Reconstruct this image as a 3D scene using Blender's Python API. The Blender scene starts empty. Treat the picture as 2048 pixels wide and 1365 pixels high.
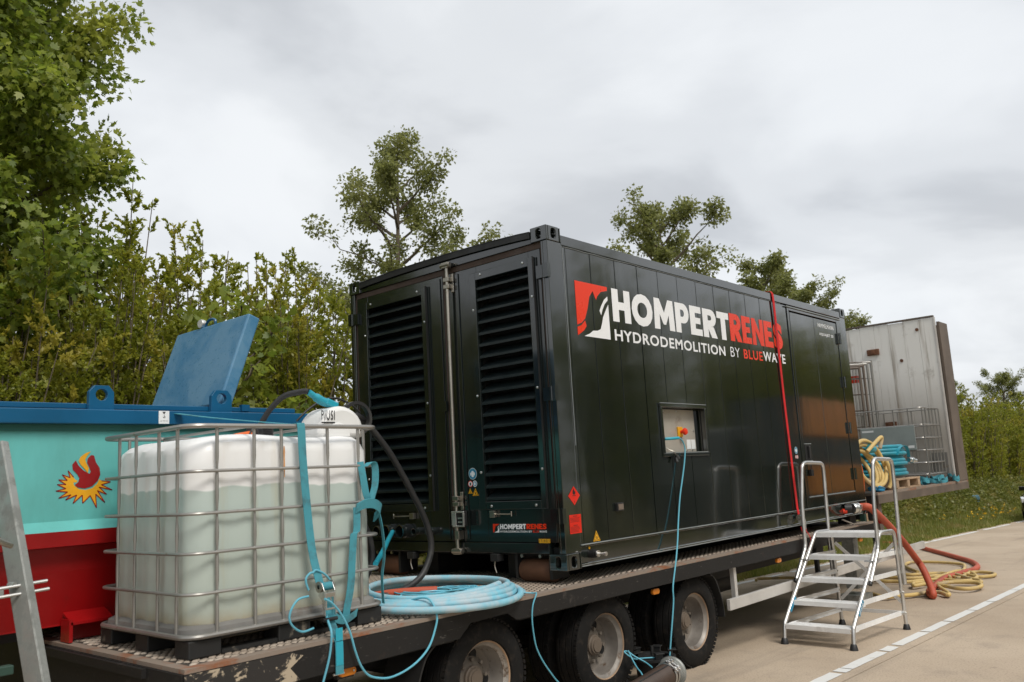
import bpy, math, random
import numpy as np
from mathutils import Matrix, Vector
random.seed(7)
RNG = np.random.default_rng(11)
SC = bpy.context.scene
COL = SC.collection
R = math.radians
PI = math.pi

# ------------------------------------------------------------------ camera, sky, sun, exposure
cam = bpy.data.cameras.new('camera')
cam.sensor_width = 36.0
cam.lens = 29.93
cam.clip_end = 1500
cam.clip_start = 0.05
cam.dof.use_dof = True
cam.dof.focus_distance = 7.2
cam.dof.aperture_fstop = 3.5
camo = bpy.data.objects.new('camera', cam)
COL.objects.link(camo)
camo.matrix_world = Matrix(((0.667861, -0.106569, -0.736617, -4.97550),
                            (-0.743330, -0.145653, -0.652875, -3.93998),
                            (-0.037714, 0.983579, -0.176492, 1.51440),
                            (0, 0, 0, 1)))
SC.camera = camo
SC.view_settings.view_transform = 'Standard'
SC.view_settings.look = 'None'
SC.view_settings.exposure = 0.36
SC.view_settings.gamma = 1.0
SC.view_settings.use_curve_mapping = False

SUN_EL, SUN_AZ = R(52), R(-104)          # azimuth of the sun as an angle from +X
world = bpy.data.worlds.new('World')
SC.world = world
world.use_nodes = True
wn, wl = world.node_tree.nodes, world.node_tree.links
wn.clear()
wout = wn.new('ShaderNodeOutputWorld')
sky = wn.new('ShaderNodeTexSky')
sky.sky_type = 'NISHITA'
sky.sun_disc = False
sky.sun_elevation = SUN_EL
sky.sun_rotation = PI / 2 - SUN_AZ
bg1 = wn.new('ShaderNodeBackground'); bg1.inputs[1].default_value = 0.10
bg2 = wn.new('ShaderNodeBackground'); bg2.inputs[1].default_value = 1.0
mixs = wn.new('ShaderNodeMixShader')
tc = wn.new('ShaderNodeTexCoord')
sep = wn.new('ShaderNodeSeparateXYZ')
wl.new(tc.outputs['Generated'], sep.inputs[0])
ab = wn.new('ShaderNodeMath'); ab.operation = 'ABSOLUTE'; wl.new(sep.outputs[2], ab.inputs[0])
ad = wn.new('ShaderNodeMath'); ad.operation = 'ADD'; ad.inputs[1].default_value = 0.22; wl.new(ab.outputs[0], ad.inputs[0])
dx = wn.new('ShaderNodeMath'); dx.operation = 'DIVIDE'; wl.new(sep.outputs[0], dx.inputs[0]); wl.new(ad.outputs[0], dx.inputs[1])
dy = wn.new('ShaderNodeMath'); dy.operation = 'DIVIDE'; wl.new(sep.outputs[1], dy.inputs[0]); wl.new(ad.outputs[0], dy.inputs[1])
cx = wn.new('ShaderNodeCombineXYZ'); wl.new(dx.outputs[0], cx.inputs[0]); wl.new(dy.outputs[0], cx.inputs[1])
mp = wn.new('ShaderNodeMapping'); mp.inputs['Location'].default_value = (7.7, 2.9, 1.4); mp.inputs['Scale'].default_value = (0.9, 0.9, 1)
wl.new(cx.outputs[0], mp.inputs[0])
n1 = wn.new('ShaderNodeTexNoise'); n1.inputs['Scale'].default_value = 1.45; n1.inputs['Detail'].default_value = 6; n1.inputs['Roughness'].default_value = 0.48; n1.inputs['Distortion'].default_value = 0.35
wl.new(mp.outputs[0], n1.inputs['Vector'])
cr = wn.new('ShaderNodeValToRGB')
cr.color_ramp.interpolation = 'EASE'
cr.color_ramp.elements[0].position = 0.33; cr.color_ramp.elements[0].color = (0.485, 0.505, 0.532, 1)
cr.color_ramp.elements[1].position = 0.60; cr.color_ramp.elements[1].color = (0.715, 0.735, 0.755, 1)
e = cr.color_ramp.elements.new(0.46); e.color = (0.615, 0.636, 0.66, 1)
wl.new(n1.outputs['Fac'], cr.inputs[0])
n2 = wn.new('ShaderNodeTexNoise'); n2.inputs['Scale'].default_value = 0.8; n2.inputs['Detail'].default_value = 4
wl.new(mp.outputs[0], n2.inputs['Vector'])
cov = wn.new('ShaderNodeMapRange'); cov.inputs[1].default_value = 0.3; cov.inputs[2].default_value = 0.7; cov.inputs[3].default_value = 1.0; cov.inputs[4].default_value = 0.90
wl.new(n2.outputs['Fac'], cov.inputs[0])
wl.new(sky.outputs[0], bg1.inputs[0]); wl.new(cr.outputs[0], bg2.inputs[0])
wl.new(cov.outputs[0], mixs.inputs[0]); wl.new(bg1.outputs[0], mixs.inputs[1]); wl.new(bg2.outputs[0], mixs.inputs[2])
wl.new(mixs.outputs[0], wout.inputs[0])

sund = bpy.data.lights.new('sun', 'SUN')
sund.energy = 2.0
sund.angle = R(20)
sund.color = (1.0, 0.95, 0.87)
suno = bpy.data.objects.new('sun', sund)
COL.objects.link(suno)
sdir = Vector((math.cos(SUN_EL) * math.cos(SUN_AZ), math.cos(SUN_EL) * math.sin(SUN_AZ), math.sin(SUN_EL)))
suno.rotation_euler = sdir.to_track_quat('Z', 'Y').to_euler()
suno.location = (0, -10, 20)

# ------------------------------------------------------------------ frames: W is the ground; C is the loaded trailer, 1.5 degrees nose-up
_s = 0.026; _n = math.hypot(1, _s)
TC = Matrix(((1 / _n, 0, -_s / _n, 0), (0, 1, 0, 0), (_s / _n, 0, 1 / _n, 0), (0, 0, 0, 1))) @ Matrix.Translation((0, 0, 0.95))
TW = Matrix.Identity(4)
FR = {'C': TC, 'W': TW}
def toW(p): return tuple(TC @ Vector(p))
BASE = {}

# ------------------------------------------------------------------ mesh helpers
def V(*a): return np.array(a, float)
def nrm(v):
    v = np.asarray(v, float); return v / (np.linalg.norm(v) + 1e-12)

class MB:
    def __init__(s): s.v = []; s.f = []
    def add(s, vs, fs):
        k = len(s.v); s.v.extend([tuple(map(float, p)) for p in vs]); s.f.extend([tuple(i + k for i in q) for q in fs]); return s
    def box(s, x0, x1, y0, y1, z0, z1):
        x0, x1 = min(x0, x1), max(x0, x1); y0, y1 = min(y0, y1), max(y0, y1); z0, z1 = min(z0, z1), max(z0, z1)
        vs = [(x, y, z) for z in (z0, z1) for y in (y0, y1) for x in (x0, x1)]
        return s.add(vs, [(0, 2, 3, 1), (4, 5, 7, 6), (0, 1, 5, 4), (2, 6, 7, 3), (0, 4, 6, 2), (1, 3, 7, 5)])
    def obox(s, c, a, b, d):
        c, a, b, d = map(lambda q: np.asarray(q, float), (c, a, b, d))
        if np.dot(np.cross(a, b), d) < 0: a = -a
        vs = [c + i * a + j * b + k * d for k in (-1, 1) for j in (-1, 1) for i in (-1, 1)]
        return s.add(vs, [(0, 2, 3, 1), (4, 5, 7, 6), (0, 1, 5, 4), (2, 6, 7, 3), (0, 4, 6, 2), (1, 3, 7, 5)])
    def bar(s, p0, p1, w, h, up=(0, 0, 1)):
        p0, p1 = V(*p0), V(*p1); d = p1 - p0; L = np.linalg.norm(d); t = d / L
        sd = np.cross(t, up)
        if np.linalg.norm(sd) < 1e-4: sd = np.cross(t, (1, 0, 0))
        sd = nrm(sd); u = np.cross(sd, t)
        return s.obox((p0 + p1) / 2, d / 2, sd * w / 2, u * h / 2)
    def tube(s, pts, r, n=8, closed=False, caps=True):
        P = np.asarray(pts, float); m = len(P)
        rr = np.full(m, r) if np.isscalar(r) else np.asarray(r, float)
        T = np.zeros_like(P)
        if closed:
            T = np.roll(P, -1, 0) - np.roll(P, 1, 0)
        else:
            T[1:-1] = P[2:] - P[:-2]; T[0] = P[1] - P[0]; T[-1] = P[-1] - P[-2]
        T /= (np.linalg.norm(T, axis=1)[:, None] + 1e-12)
        a = V(0, 0, 1) if abs(T[0][2]) < .9 else V(1, 0, 0)
        N = nrm(np.cross(T[0], a)); vs = []
        for i in range(m):
            N = N - T[i] * np.dot(N, T[i]); N = nrm(N); B = np.cross(T[i], N)
            for k in range(n):
                q = 2 * PI * k / n
                vs.append(P[i] + rr[i] * (math.cos(q) * N + math.sin(q) * B))
        fs = []
        for i in range(m if closed else m - 1):
            j = (i + 1) % m
            for k in range(n):
                l = (k + 1) % n
                fs.append((i * n + k, i * n + l, j * n + l, j * n + k))
        if caps and not closed:
            fs.append(tuple(range(n))[::-1]); fs.append(tuple((m - 1) * n + k for k in range(n)))
        return s.add(vs, fs)
    def cyl(s, p0, p1, r, n=16, r2=None):
        return s.tube([p0, p1], [r, r if r2 is None else r2], n)
    def lathe(s, prof, o, axis, n=24, closed=False):
        o = V(*o); ax = nrm(axis); a = V(0, 0, 1) if abs(ax[2]) < .9 else V(1, 0, 0)
        N = nrm(np.cross(ax, a)); B = np.cross(ax, N); vs = []; m = len(prof)
        for (r, h) in prof:
            for k in range(n):
                q = 2 * PI * k / n
                vs.append(o + ax * h + r * (math.cos(q) * N + math.sin(q) * B))
        fs = []
        for i in range(m if closed else m - 1):
            j = (i + 1) % m
            for k in range(n):
                l = (k + 1) % n
                fs.append((i * n + k, i * n + l, j * n + l, j * n + k))
        return s.add(vs, fs)
    def prism(s, poly, fn, d0, d1):
        n = len(poly); vs = [fn(u, v, d0) for u, v in poly] + [fn(u, v, d1) for u, v in poly]
        fs = [tuple(range(n))[::-1], tuple(range(n, 2 * n))] + [(i, (i + 1) % n, n + (i + 1) % n, n + i) for i in range(n)]
        return s.add(vs, fs)
    def holed(s, rect, hole, fn, d0, d1):
        """plate with a hole; rect = (u0,u1,v0,v1), hole = loop of 4k points starting towards +u, counter-clockwise"""
        u0, u1, v0, v1 = rect; n = len(hole); hc = (sum(p[0] for p in hole) / n, sum(p[1] for p in hole) / n)
        out = []
        for (u, v) in hole:
            du, dv = u - hc[0], v - hc[1]
            k = min([((u1 if du > 0 else u0) - hc[0]) / du if abs(du) > 1e-9 else 1e9, ((v1 if dv > 0 else v0) - hc[1]) / dv if abs(dv) > 1e-9 else 1e9])
            out.append((hc[0] + du * k, hc[1] + dv * k))
        # snap nearest outer points onto the rectangle's corners
        for c in ((u0, v0), (u0, v1), (u1, v0), (u1, v1)):
            i = min(range(n), key=lambda q: (out[q][0] - c[0]) ** 2 + (out[q][1] - c[1]) ** 2); out[i] = c
        vs = [fn(u, v, d0) for u, v in out] + [fn(u, v, d0) for u, v in hole] + [fn(u, v, d1) for u, v in out] + [fn(u, v, d1) for u, v in hole]
        fs = []
        for i in range(n):
            j = (i + 1) % n
            fs += [(i, j, n + j, n + i), (2 * n + j, 2 * n + i, 3 * n + i, 3 * n + j), (n + i, n + j, 3 * n + j, 3 * n + i), (j, i, 2 * n + i, 2 * n + j)]
        return s.add(vs, fs)
    def ribbon(s, pts, wv, w, t=0.003):
        """flat webbing along pts, wv = width direction (one or per point)"""
        P = np.asarray(pts, float); m = len(P); W = np.asarray(wv, float)
        if W.ndim == 1: W = np.tile(W, (m, 1))
        W = W / np.linalg.norm(W, axis=1)[:, None]
        T = np.gradient(P, axis=0); N = np.cross(T, W); N /= (np.linalg.norm(N, axis=1)[:, None] + 1e-12)
        vs = []
        for i in range(m):
            for a, b in ((-1, -1), (1, -1), (1, 1), (-1, 1)):
                vs.append(P[i] + W[i] * a * w / 2 + N[i] * b * t / 2)
        fs = []
        for i in range(m - 1):
            for k in range(4):
                l = (k + 1) % 4
                fs.append((4 * i + k, 4 * i + l, 4 * i + 4 + l, 4 * i + 4 + k))
        fs += [(3, 2, 1, 0), tuple(4 * (m - 1) + k for k in range(4))]
        return s.add(vs, fs)
    def poly(s, pts):
        return s.add(pts, [tuple(range(len(pts)))])
    def mesh(s, name, mat, base=(0, 0, 0), smooth=False):
        me = bpy.data.meshes.new(name)
        b = base
        me.from_pydata([(p[0] - b[0], p[1] - b[1], p[2] - b[2]) for p in s.v], [], s.f)
        me.update()
        if mat: me.materials.append(mat)
        if smooth:
            me.polygons.foreach_set('use_smooth', [True] * len(me.polygons))
            me.set_sharp_from_angle(angle=R(38))
        return me

def spline(pts, k=6, closed=False):
    P = np.asarray(pts, float); n = len(P); out = []
    for i in range(n if closed else n - 1):
        if closed: a, b, c, d = P[(i - 1) % n], P[i], P[(i + 1) % n], P[(i + 2) % n]
        else: a, b, c, d = P[max(i - 1, 0)], P[i], P[i + 1], P[min(i + 2, n - 1)]
        for j in range(k):
            t = j / k
            out.append(.5 * ((2 * b) + (c - a) * t + (2 * a - 5 * b + 4 * c - d) * t * t + (3 * b - a - 3 * c + d) * t ** 3))
    if not closed: out.append(P[-1])
    return np.array(out)

def rrect(x0, x1, y0, y1, r, k=5):
    out = []
    for (cx_, cy_, a0) in ((x1 - r, y1 - r, 0), (x0 + r, y1 - r, 90), (x0 + r, y0 + r, 180), (x1 - r, y0 + r, 270)):
        for i in range(k + 1):
            a = R(a0 + 90 * i / k); out.append((cx_ + r * math.cos(a), cy_ + r * math.sin(a)))
    return out
def oval(cu, cv, ru, rv, n=16):
    return [(cu + ru * math.cos(2 * PI * i / n), cv + rv * math.sin(2 * PI * i / n)) for i in range(n)]
def stadium(cu, cv, ru, rv, n=16):
    out = []
    for i in range(n):
        a = 2 * PI * i / n; c, s_ = math.cos(a), math.sin(a); e_ = .55
        out.append((cu + ru * math.copysign(abs(c) ** e_, c), cv + rv * math.copysign(abs(s_) ** .8, s_)))
    return out

def tag(o, label=None, cat=None, group=None, kind=None):
    if label: o['label'] = label
    if cat: o['category'] = cat
    if group: o['group'] = group
    if kind: o['kind'] = kind
    return o
def root(name, label, cat, base, frame='C', group=None):
    o = bpy.data.objects.new(name, None); COL.objects.link(o)
    o.empty_display_size = .1
    o.matrix_world = FR[frame] @ Matrix.Translation(base)
    BASE[o.name] = tuple(base)
    return tag(o, label, cat, group)
def top(name, mb, mat, label, cat, base, frame='C', group=None, kind=None, smooth=False, bevel=0):
    o = bpy.data.objects.new(name, mb.mesh(name, mat, base, smooth)); COL.objects.link(o)
    o.matrix_world = FR[frame] @ Matrix.Translation(base)
    BASE[o.name] = tuple(base)
    if bevel: bev(o, bevel)
    return tag(o, label, cat, group, kind)
def bev(o, w, seg=2):
    m = o.modifiers.new('bevel', 'BEVEL'); m.width = w; m.segments = seg; m.limit_method = 'ANGLE'; m.angle_limit = R(40)
def part(name, mb, mat, parent, label=None, smooth=False, bevel=0, kind=None):
    b = BASE[parent.name]
    o = bpy.data.objects.new(name, mb.mesh(name, mat, b, smooth)); COL.objects.link(o)
    o.parent = parent; BASE[o.name] = b
    if bevel: bev(o, bevel)
    return tag(o, label, None, None, kind)
def inst(name, me, parent, loc, rot=None, label=None):
    b = BASE[parent.name]
    o = bpy.data.objects.new(name, me); COL.objects.link(o)
    o.parent = parent; o.location = (loc[0] - b[0], loc[1] - b[1], loc[2] - b[2])
    if rot: o.rotation_euler = rot
    BASE[o.name] = tuple(loc)
    return tag(o, label)
def copy_thing(r, loc, rotz=0, label=None, group=None, scale=None):
    c = r.copy(); COL.objects.link(c); c.location = loc; c.rotation_euler = (0, 0, rotz)
    if scale: c.scale = scale
    if label: c['label'] = label
    if group: c['group'] = group
    for ch in list(r.children):
        d = ch.copy(); COL.objects.link(d); d.parent = c
        for g in list(ch.children):
            h = g.copy(); COL.objects.link(h); h.parent = d
    return c
def quick(name, verts, faces, mat, smooth=False):
    """many alike faces at once: verts (N,3), faces (M,k)"""
    me = bpy.data.meshes.new(name); M, k = faces.shape
    me.vertices.add(len(verts)); me.vertices.foreach_set('co', np.ascontiguousarray(verts, dtype=np.float32).ravel())
    me.loops.add(M * k); me.loops.foreach_set('vertex_index', np.ascontiguousarray(faces, dtype=np.int32).ravel())
    me.polygons.add(M); me.polygons.foreach_set('loop_start', np.arange(0, M * k, k, dtype=np.int32))
    me.update(calc_edges=True); me.validate()
    me.materials.append(mat)
    return me

# ------------------------------------------------------------------ materials
class NT:
    def __init__(s, name):
        s.m = bpy.data.materials.new(name); s.m.use_nodes = True; s.t = s.m.node_tree; s.n = s.t.nodes; s.l = s.t.links
        s.p = s.n['Principled BSDF']; s._tc = None
    def co(s):
        if not s._tc: s._tc = s.n.new('ShaderNodeTexCoord')
        return s._tc.outputs['Object']
    def pos(s): return s.n.new('ShaderNodeNewGeometry').outputs['Position']
    def noise(s, scale, detail=4, rough=.55, vec=None, stretch=None, dist=0):
        x = s.n.new('ShaderNodeTexNoise'); x.inputs['Scale'].default_value = scale; x.inputs['Detail'].default_value = detail; x.inputs['Roughness'].default_value = rough; x.inputs['Distortion'].default_value = dist
        v = vec or s.co()
        if stretch:
            m = s.n.new('ShaderNodeMapping'); m.inputs['Scale'].default_value = stretch; s.l.new(v, m.inputs[0]); v = m.outputs[0]
        s.l.new(v, x.inputs['Vector']); return x.outputs['Fac']
    def ramp(s, f, lo, hi, a=0., b=1.):
        x = s.n.new('ShaderNodeMapRange'); x.interpolation_type = 'SMOOTHSTEP'
        for i, q in enumerate((lo, hi, a, b)): x.inputs[1 + i].default_value = q
        s.l.new(f, x.inputs[0]); return x.outputs[0]
    def mix(s, f, a, b):
        x = s.n.new('ShaderNodeMix'); x.data_type = 'RGBA'
        for i, q in ((0, f), (6, a), (7, b)):
            if isinstance(q, (int, float)): x.inputs[i].default_value = q
            elif isinstance(q, tuple): x.inputs[i].default_value = q + (1,) if len(q) == 3 else q
            else: s.l.new(q, x.inputs[i])
        return x.outputs[2]
    def math(s, op, a, b=0.):
        x = s.n.new('ShaderNodeMath'); x.operation = op
        for i, q in enumerate((a, b)):
            if isinstance(q, (int, float)): x.inputs[i].default_value = q
            else: s.l.new(q, x.inputs[i])
        return x.outputs[0]
    def set(s, key, v):
        i = s.p.inputs[key]
        if isinstance(v, tuple): i.default_value = v + (1,) if i.type == 'RGBA' and len(v) == 3 else v
        elif isinstance(v, (int, float)): i.default_value = v
        else: s.l.new(v, i)
    def bump(s, h, strength, dist=.01):
        b = s.n.new('ShaderNodeBump'); b.inputs['Strength'].default_value = strength; b.inputs['Distance'].default_value = dist
        s.l.new(h, b.inputs['Height']); s.l.new(b.outputs[0], s.p.inputs['Normal'])

def paint(name, col, rough=.35, var=.12, dirt=None, dscale=3., dlo=.58, dhi=.75, metal=0., bump=0., bscale=40, stretch=None, coat=0.):
    m = NT(name)
    f = m.noise(2.3, 5)
    c = m.mix(m.ramp(f, .3, .7), tuple(q * (1 - var) for q in col), tuple(min(1, q * (1 + var)) for q in col))
    if dirt:
        g = m.ramp(m.noise(dscale, 8, .65, stretch=stretch), dlo, dhi)
        c = m.mix(g, c, dirt)
        m.set('Roughness', m.math('ADD', m.math('MULTIPLY', g, .35), rough))
    else:
        m.set('Roughness', m.ramp(m.noise(6, 5), .3, .7, rough * .8, min(1, rough * 1.25)))
    m.set('Base Color', c); m.set('Metallic', metal)
    if bump: m.bump(m.noise(bscale, 5), bump)
    if coat: m.set('Coat Weight', coat); m.set('Coat Roughness', .08)
    return m.m
M = {}
# glossy near-black green container paint, faintly wavy sheet
m = NT('container_paint')
m.set('Base Color', m.mix(m.ramp(m.noise(1.1, 4), .35, .65), (.0075, .0105, .0085), (.0105, .0145, .0115)))
m.set('Roughness', m.ramp(m.noise(2.5, 6, .6, stretch=(1, 1, .35)), .35, .75, .075, .17))
m.bump(m.noise(1.5, 2, .4, stretch=(1.8, 1.8, .45)), .085, .05)
m.set('Specular IOR Level', .8); m.set('Coat Weight', 1.0); m.set('Coat Roughness', .065)
M['black'] = m.m
m = NT('door_paint')
m.set('Base Color', m.mix(m.ramp(m.noise(1.3, 4), .35, .65), (.007, .010, .010), (.010, .014, .013)))
m.set('Roughness', m.ramp(m.noise(3, 6), .35, .75, .10, .24))
m.bump(m.noise(3, 2, .4), .08, .04)
m.set('Specular IOR Level', .7); m.set('Coat Weight', .6); m.set('Coat Roughness', .12)
M['door'] = m.m
M['louvre'] = paint('louvre_paint', (.010, .016, .017), .38)
M['void'] = paint('unlit_steel', (.006, .006, .006), .8)
M['weld'] = paint('worn_edge_primer', (.22, .24, .24), .45)
M['gasket'] = paint('brown_gasket', (.060, .038, .028), .7, bump=.2)
M['chrome'] = paint('zinc_rod', (.42, .39, .34), .36, metal=1., dirt=(.25, .17, .1), dscale=9, dlo=.55, dhi=.8)
M['polish'] = paint('polished_steel', (.66, .65, .63), .40, metal=1.)
M['white_vinyl'] = paint('white_lettering', (.78, .79, .80), .3, var=.03)
M['red_vinyl'] = paint('red_lettering', (.72, .035, .006), .3, var=.04)
M['red_label'] = paint('red_label', (.62, .02, .008), .4, var=.05)
M['yellow'] = paint('yellow_label', (.72, .36, .01), .45, var=.05)
M['blue_label'] = paint('blue_label', (.02, .20, .33), .45)
M['white_label'] = paint('white_label', (.72, .74, .74), .5, var=.04)
M['ink'] = paint('black_ink', (.012, .012, .012), .5)
M['rust'] = paint('rusty_roller', (.115, .048, .022), .75, var=.35, dirt=(.045, .022, .014), dscale=5, bump=.3, bscale=30)
M['steel_box'] = paint('stainless_sheet', (.50, .46, .40), .38, metal=.35, dirt=(.3, .25, .2), dscale=6)
M['zincplate'] = paint('zinc_clamp', (.66, .67, .66), .32, metal=1.)
# trailer
m = NT('trailer_black')
f = m.noise(5, 9, .7); g = m.ramp(f, .60, .68); r = m.ramp(m.noise(2.3, 9, .72), .60, .72)
sc = m.ramp(m.noise(38, 3, .6, stretch=(.25, 1, 1.6), dist=1.5), .66, .70, 0, .6)
c = m.mix(g, (.0135, .0125, .012), (.048, .041, .037)); c = m.mix(m.math('MULTIPLY', r, .5), c, (.085, .045, .025)); c = m.mix(sc, c, (.11, .10, .09))
m.set('Base Color', c); m.set('Roughness', .6); m.set('Specular IOR Level', .3); m.bump(f, .25, .01)
M['trailer'] = m.m
m = NT('trailer_black_chipped')
f = m.noise(7, 9, .72, dist=.6); g = m.ramp(f, .52, .55)
m.set('Base Color', m.mix(g, (.020, .018, .017), (.40, .33, .24))); m.set('Roughness', .6); m.bump(g, .3, .004)
M['chipped'] = m.m
M['frame_black'] = paint('chassis_black', (.012, .012, .012), .6, dirt=(.04, .032, .026), dscale=4)
m = NT('deck_steel')
f = m.noise(3.2, 9, .7); g = m.ramp(f, .45, .65)
c = m.mix(g, (.10, .080, .064), (.22, .18, .145)); c = m.mix(m.ramp(m.noise(11, 6, .7), .55, .75), c, (.16, .065, .028))
m.set('Base Color', c); m.set('Roughness', .6); m.set('Metallic', .25)
M['deck'] = m.m
m = NT('deck_tread')
f = m.noise(2.6, 8, .7)
m.set('Base Color', m.mix(m.ramp(f, .4, .65), (.38, .31, .245), (.57, .485, .40))); m.set('Roughness', .42); m.set('Metallic', .2)
M['tread'] = m.m
M['deck_base'] = paint('grimy_deck_base', (.050, .040, .032), .75, var=.4)
m = NT('deck_edge_rust')
f = m.noise(6, 9, .7, stretch=(.6, 1, 1)); c = m.mix(m.ramp(f, .50, .68), (.22, .175, .14), (.23, .085, .035))
c = m.mix(m.ramp(m.noise(2.9, 6, .6), .66, .70), c, (.10, .22, .12))
m.set('Base Color', c); m.set('Roughness', .7); m.bump(f, .3, .01)
M['edge'] = m.m
m = NT('tyre_rubber')
f = m.noise(14, 8, .7); c = m.mix(m.ramp(f, .5, .7), (.009, .0085, .008), (.026, .021, .017))
m.set('Base Color', c); m.set('Roughness', .85); m.set('Specular IOR Level', .22); m.bump(f, .25, .008)
M['tyre'] = m.m
m = NT('rim_paint')
f = m.noise(11, 9, .72); c = m.mix(m.ramp(m.noise(3, 4), .35, .65), (.17, .152, .135), (.32, .295, .265)); c = m.mix(m.ramp(f, .54, .68), c, (.10, .065, .04))
m.set('Base Color', c); m.set('Roughness', .5); m.set('Metallic', .3)
M['rim'] = m.m
M['disc'] = paint('dirty_wheel_disc', (.15, .128, .105), .6, var=.3, dirt=(.07, .05, .035), dscale=9)
M['rim_lip'] = paint('rusty_rim_lip', (.33, .22, .14), .6, var=.3, dirt=(.12, .06, .03), dscale=14)
M['hub'] = paint('hub_cap', (.16, .125, .095), .6, var=.25, dirt=(.06, .04, .03), dscale=20)
M['amber'] = paint('amber_lens', (.55, .17, .008), .3)
M['alu'] = paint('aluminium', (.82, .82, .81), .45, metal=.2, dirt=(.62, .60, .57), dscale=5, dlo=.5, dhi=.8)
M['alu_rail'] = paint('dull_aluminium_rail', (.58, .56, .53), .45, metal=.35, dirt=(.40, .37, .33), dscale=4, stretch=(.4, 1, 2))
M['galv'] = paint('galvanised_steel', (.36, .37, .35), .48, metal=.6, dirt=(.24, .25, .235), dscale=9, dlo=.42, dhi=.62)
M['cage'] = paint('galvanised_tube', (.32, .31, .29), .42, metal=.7, dirt=(.22, .17, .12), dscale=12, dlo=.58, dhi=.8)
M['ramp_green'] = paint('old_green_paint', (.02, .055, .04), .6)
# IBC
m = NT('ibc_plastic')
sepz = m.n.new('ShaderNodeSeparateXYZ'); m.l.new(m.co(), sepz.inputs[0])
wv = m.math('MULTIPLY', m.math('SUBTRACT', m.noise(5.5, 2, .4, stretch=(1, 1, 0)), .5), .075)
lev = m.ramp(m.math('ADD', sepz.outputs[2], wv), .816, .828)
streak = m.ramp(m.noise(9, 5, .6, stretch=(1, 1, .08)), .50, .78)
liq = m.mix(m.ramp(sepz.outputs[2], .1, .8), (.40, .445, .395), (.44, .515, .485))
liq = m.mix(m.math('MULTIPLY', streak, .7), liq, (.42, .39, .26))
wht = m.mix(m.math('MULTIPLY', streak, .5), (.77, .775, .775), (.66, .62, .55))
c = m.mix(lev, liq, wht)
low = m.ramp(m.math('ADD', sepz.outputs[2], m.math('MULTIPLY', m.noise(12, 4, .6), .08)), .14, .27, .8, 0.)
c = m.mix(low, c, (.33, .25, .14))
m.set('Base Color', c); m.set('Roughness', .36); m.set('Subsurface Weight', .25); m.set('Subsurface Radius', (.02, .02, .02))
M['ibc'] = m.m
M['pallet_black'] = paint('black_plastic', (.014, .014, .014), .55, dirt=(.17, .145, .11), dscale=7, dlo=.60, dhi=.70)
M['pan'] = paint('grey_base_pan', (.17, .165, .155), .6, var=.25, dirt=(.13, .085, .05), dscale=6)
M['white_plastic'] = paint('white_pump_plastic', (.70, .70, .69), .35, var=.05, dirt=(.5, .48, .44), dscale=8)
M['teal_plastic'] = paint('teal_plastic', (.02, .30, .40), .38)
def webbing(name, col, dirt=(.05, .05, .05)):
    m = NT(name)
    w = m.n.new('ShaderNodeTexWave'); w.bands_direction = 'Z'; w.inputs['Scale'].default_value = 55; m.l.new(m.co(), w.inputs['Vector'])
    c = m.mix(m.ramp(m.noise(8, 7, .7), .46, .74, 0, .75), col, dirt)
    c = m.mix(m.math('MULTIPLY', w.outputs['Fac'], .28), c, tuple(q * .45 for q in col))
    m.set('Base Color', c); m.set('Roughness', .8); m.bump(w.outputs['Fac'], .3, .002)
    return m.m
M['web_teal'] = webbing('teal_webbing', (.055, .28, .345))
M['web_red'] = webbing('red_webbing', (.62, .008, .010), (.25, .01, .01))
M['cable'] = paint('pale_teal_cable', (.11, .38, .49), .42, var=.12)
M['hose_blue'] = paint('scuffed_blue_hose', (.17, .48, .60), .6, var=.2, dirt=(.38, .46, .50), dscale=7, dlo=.34, dhi=.66)
M['hose_teal'] = paint('teal_hose', (.02, .23, .30), .45, var=.15, dirt=(.10, .40, .48), dscale=4)
M['hose_black'] = paint('black_rubber_hose', (.016, .016, .017), .5, dirt=(.06, .056, .05), dscale=5, dlo=.5, dhi=.8)
M['hose_red'] = paint('red_rubber_hose', (.40, .070, .032), .6, var=.15, dirt=(.30, .12, .07), dscale=4)
M['hose_yellow'] = paint('yellow_rubber_hose', (.56, .40, .15), .6, var=.12, dirt=(.36, .30, .22), dscale=3.5, dlo=.48, dhi=.7)
M['hose_brown'] = paint('brown_suction_hose', (.055, .034, .024), .55, var=.3, dirt=(.10, .075, .06), dscale=5)
M['orange'] = paint('orange_plastic', (.70, .13, .02), .5, dirt=(.3, .12, .06), dscale=8)
# skip
M['teal'] = paint('teal_skip_paint', (.125, .455, .435), .32, var=.06, dirt=(.095, .36, .335), dscale=2.2, dlo=.45, dhi=.75, bump=.12, bscale=2.2, stretch=(1, 1, .35))
M['teal_dark'] = paint('dark_green_skip_lip', (.016, .12, .10), .4)  # dark green stands for the shadow strip under the rim
M['skip_red'] = paint('red_skip_paint', (.27, .004, .005), .33, var=.15, dirt=(.12, .012, .007), dscale=4, bump=.12, bscale=3)
M['rim_blue'] = paint('blue_skip_paint', (.006, .085, .185), .28, var=.12, dirt=(.30, .33, .34), dscale=11, dlo=.72, dhi=.76)
m = NT('lid_paint')
f = m.noise(3.1, 7, .65, dist=.4)
m.set('Base Color', m.mix(m.ramp(f, .40, .62), (.050, .17, .30), (.10, .225, .345))); m.set('Roughness', m.ramp(m.noise(30, 5), .3, .7, .25, .5)); m.bump(m.noise(60, 4), .1, .003)
M['lid'] = m.m
M['flame_red'] = paint('dark_red_print', (.27, .006, .008), .35)
M['flame_yellow'] = paint('yellow_print', (.76, .36, .012), .35)
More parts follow.
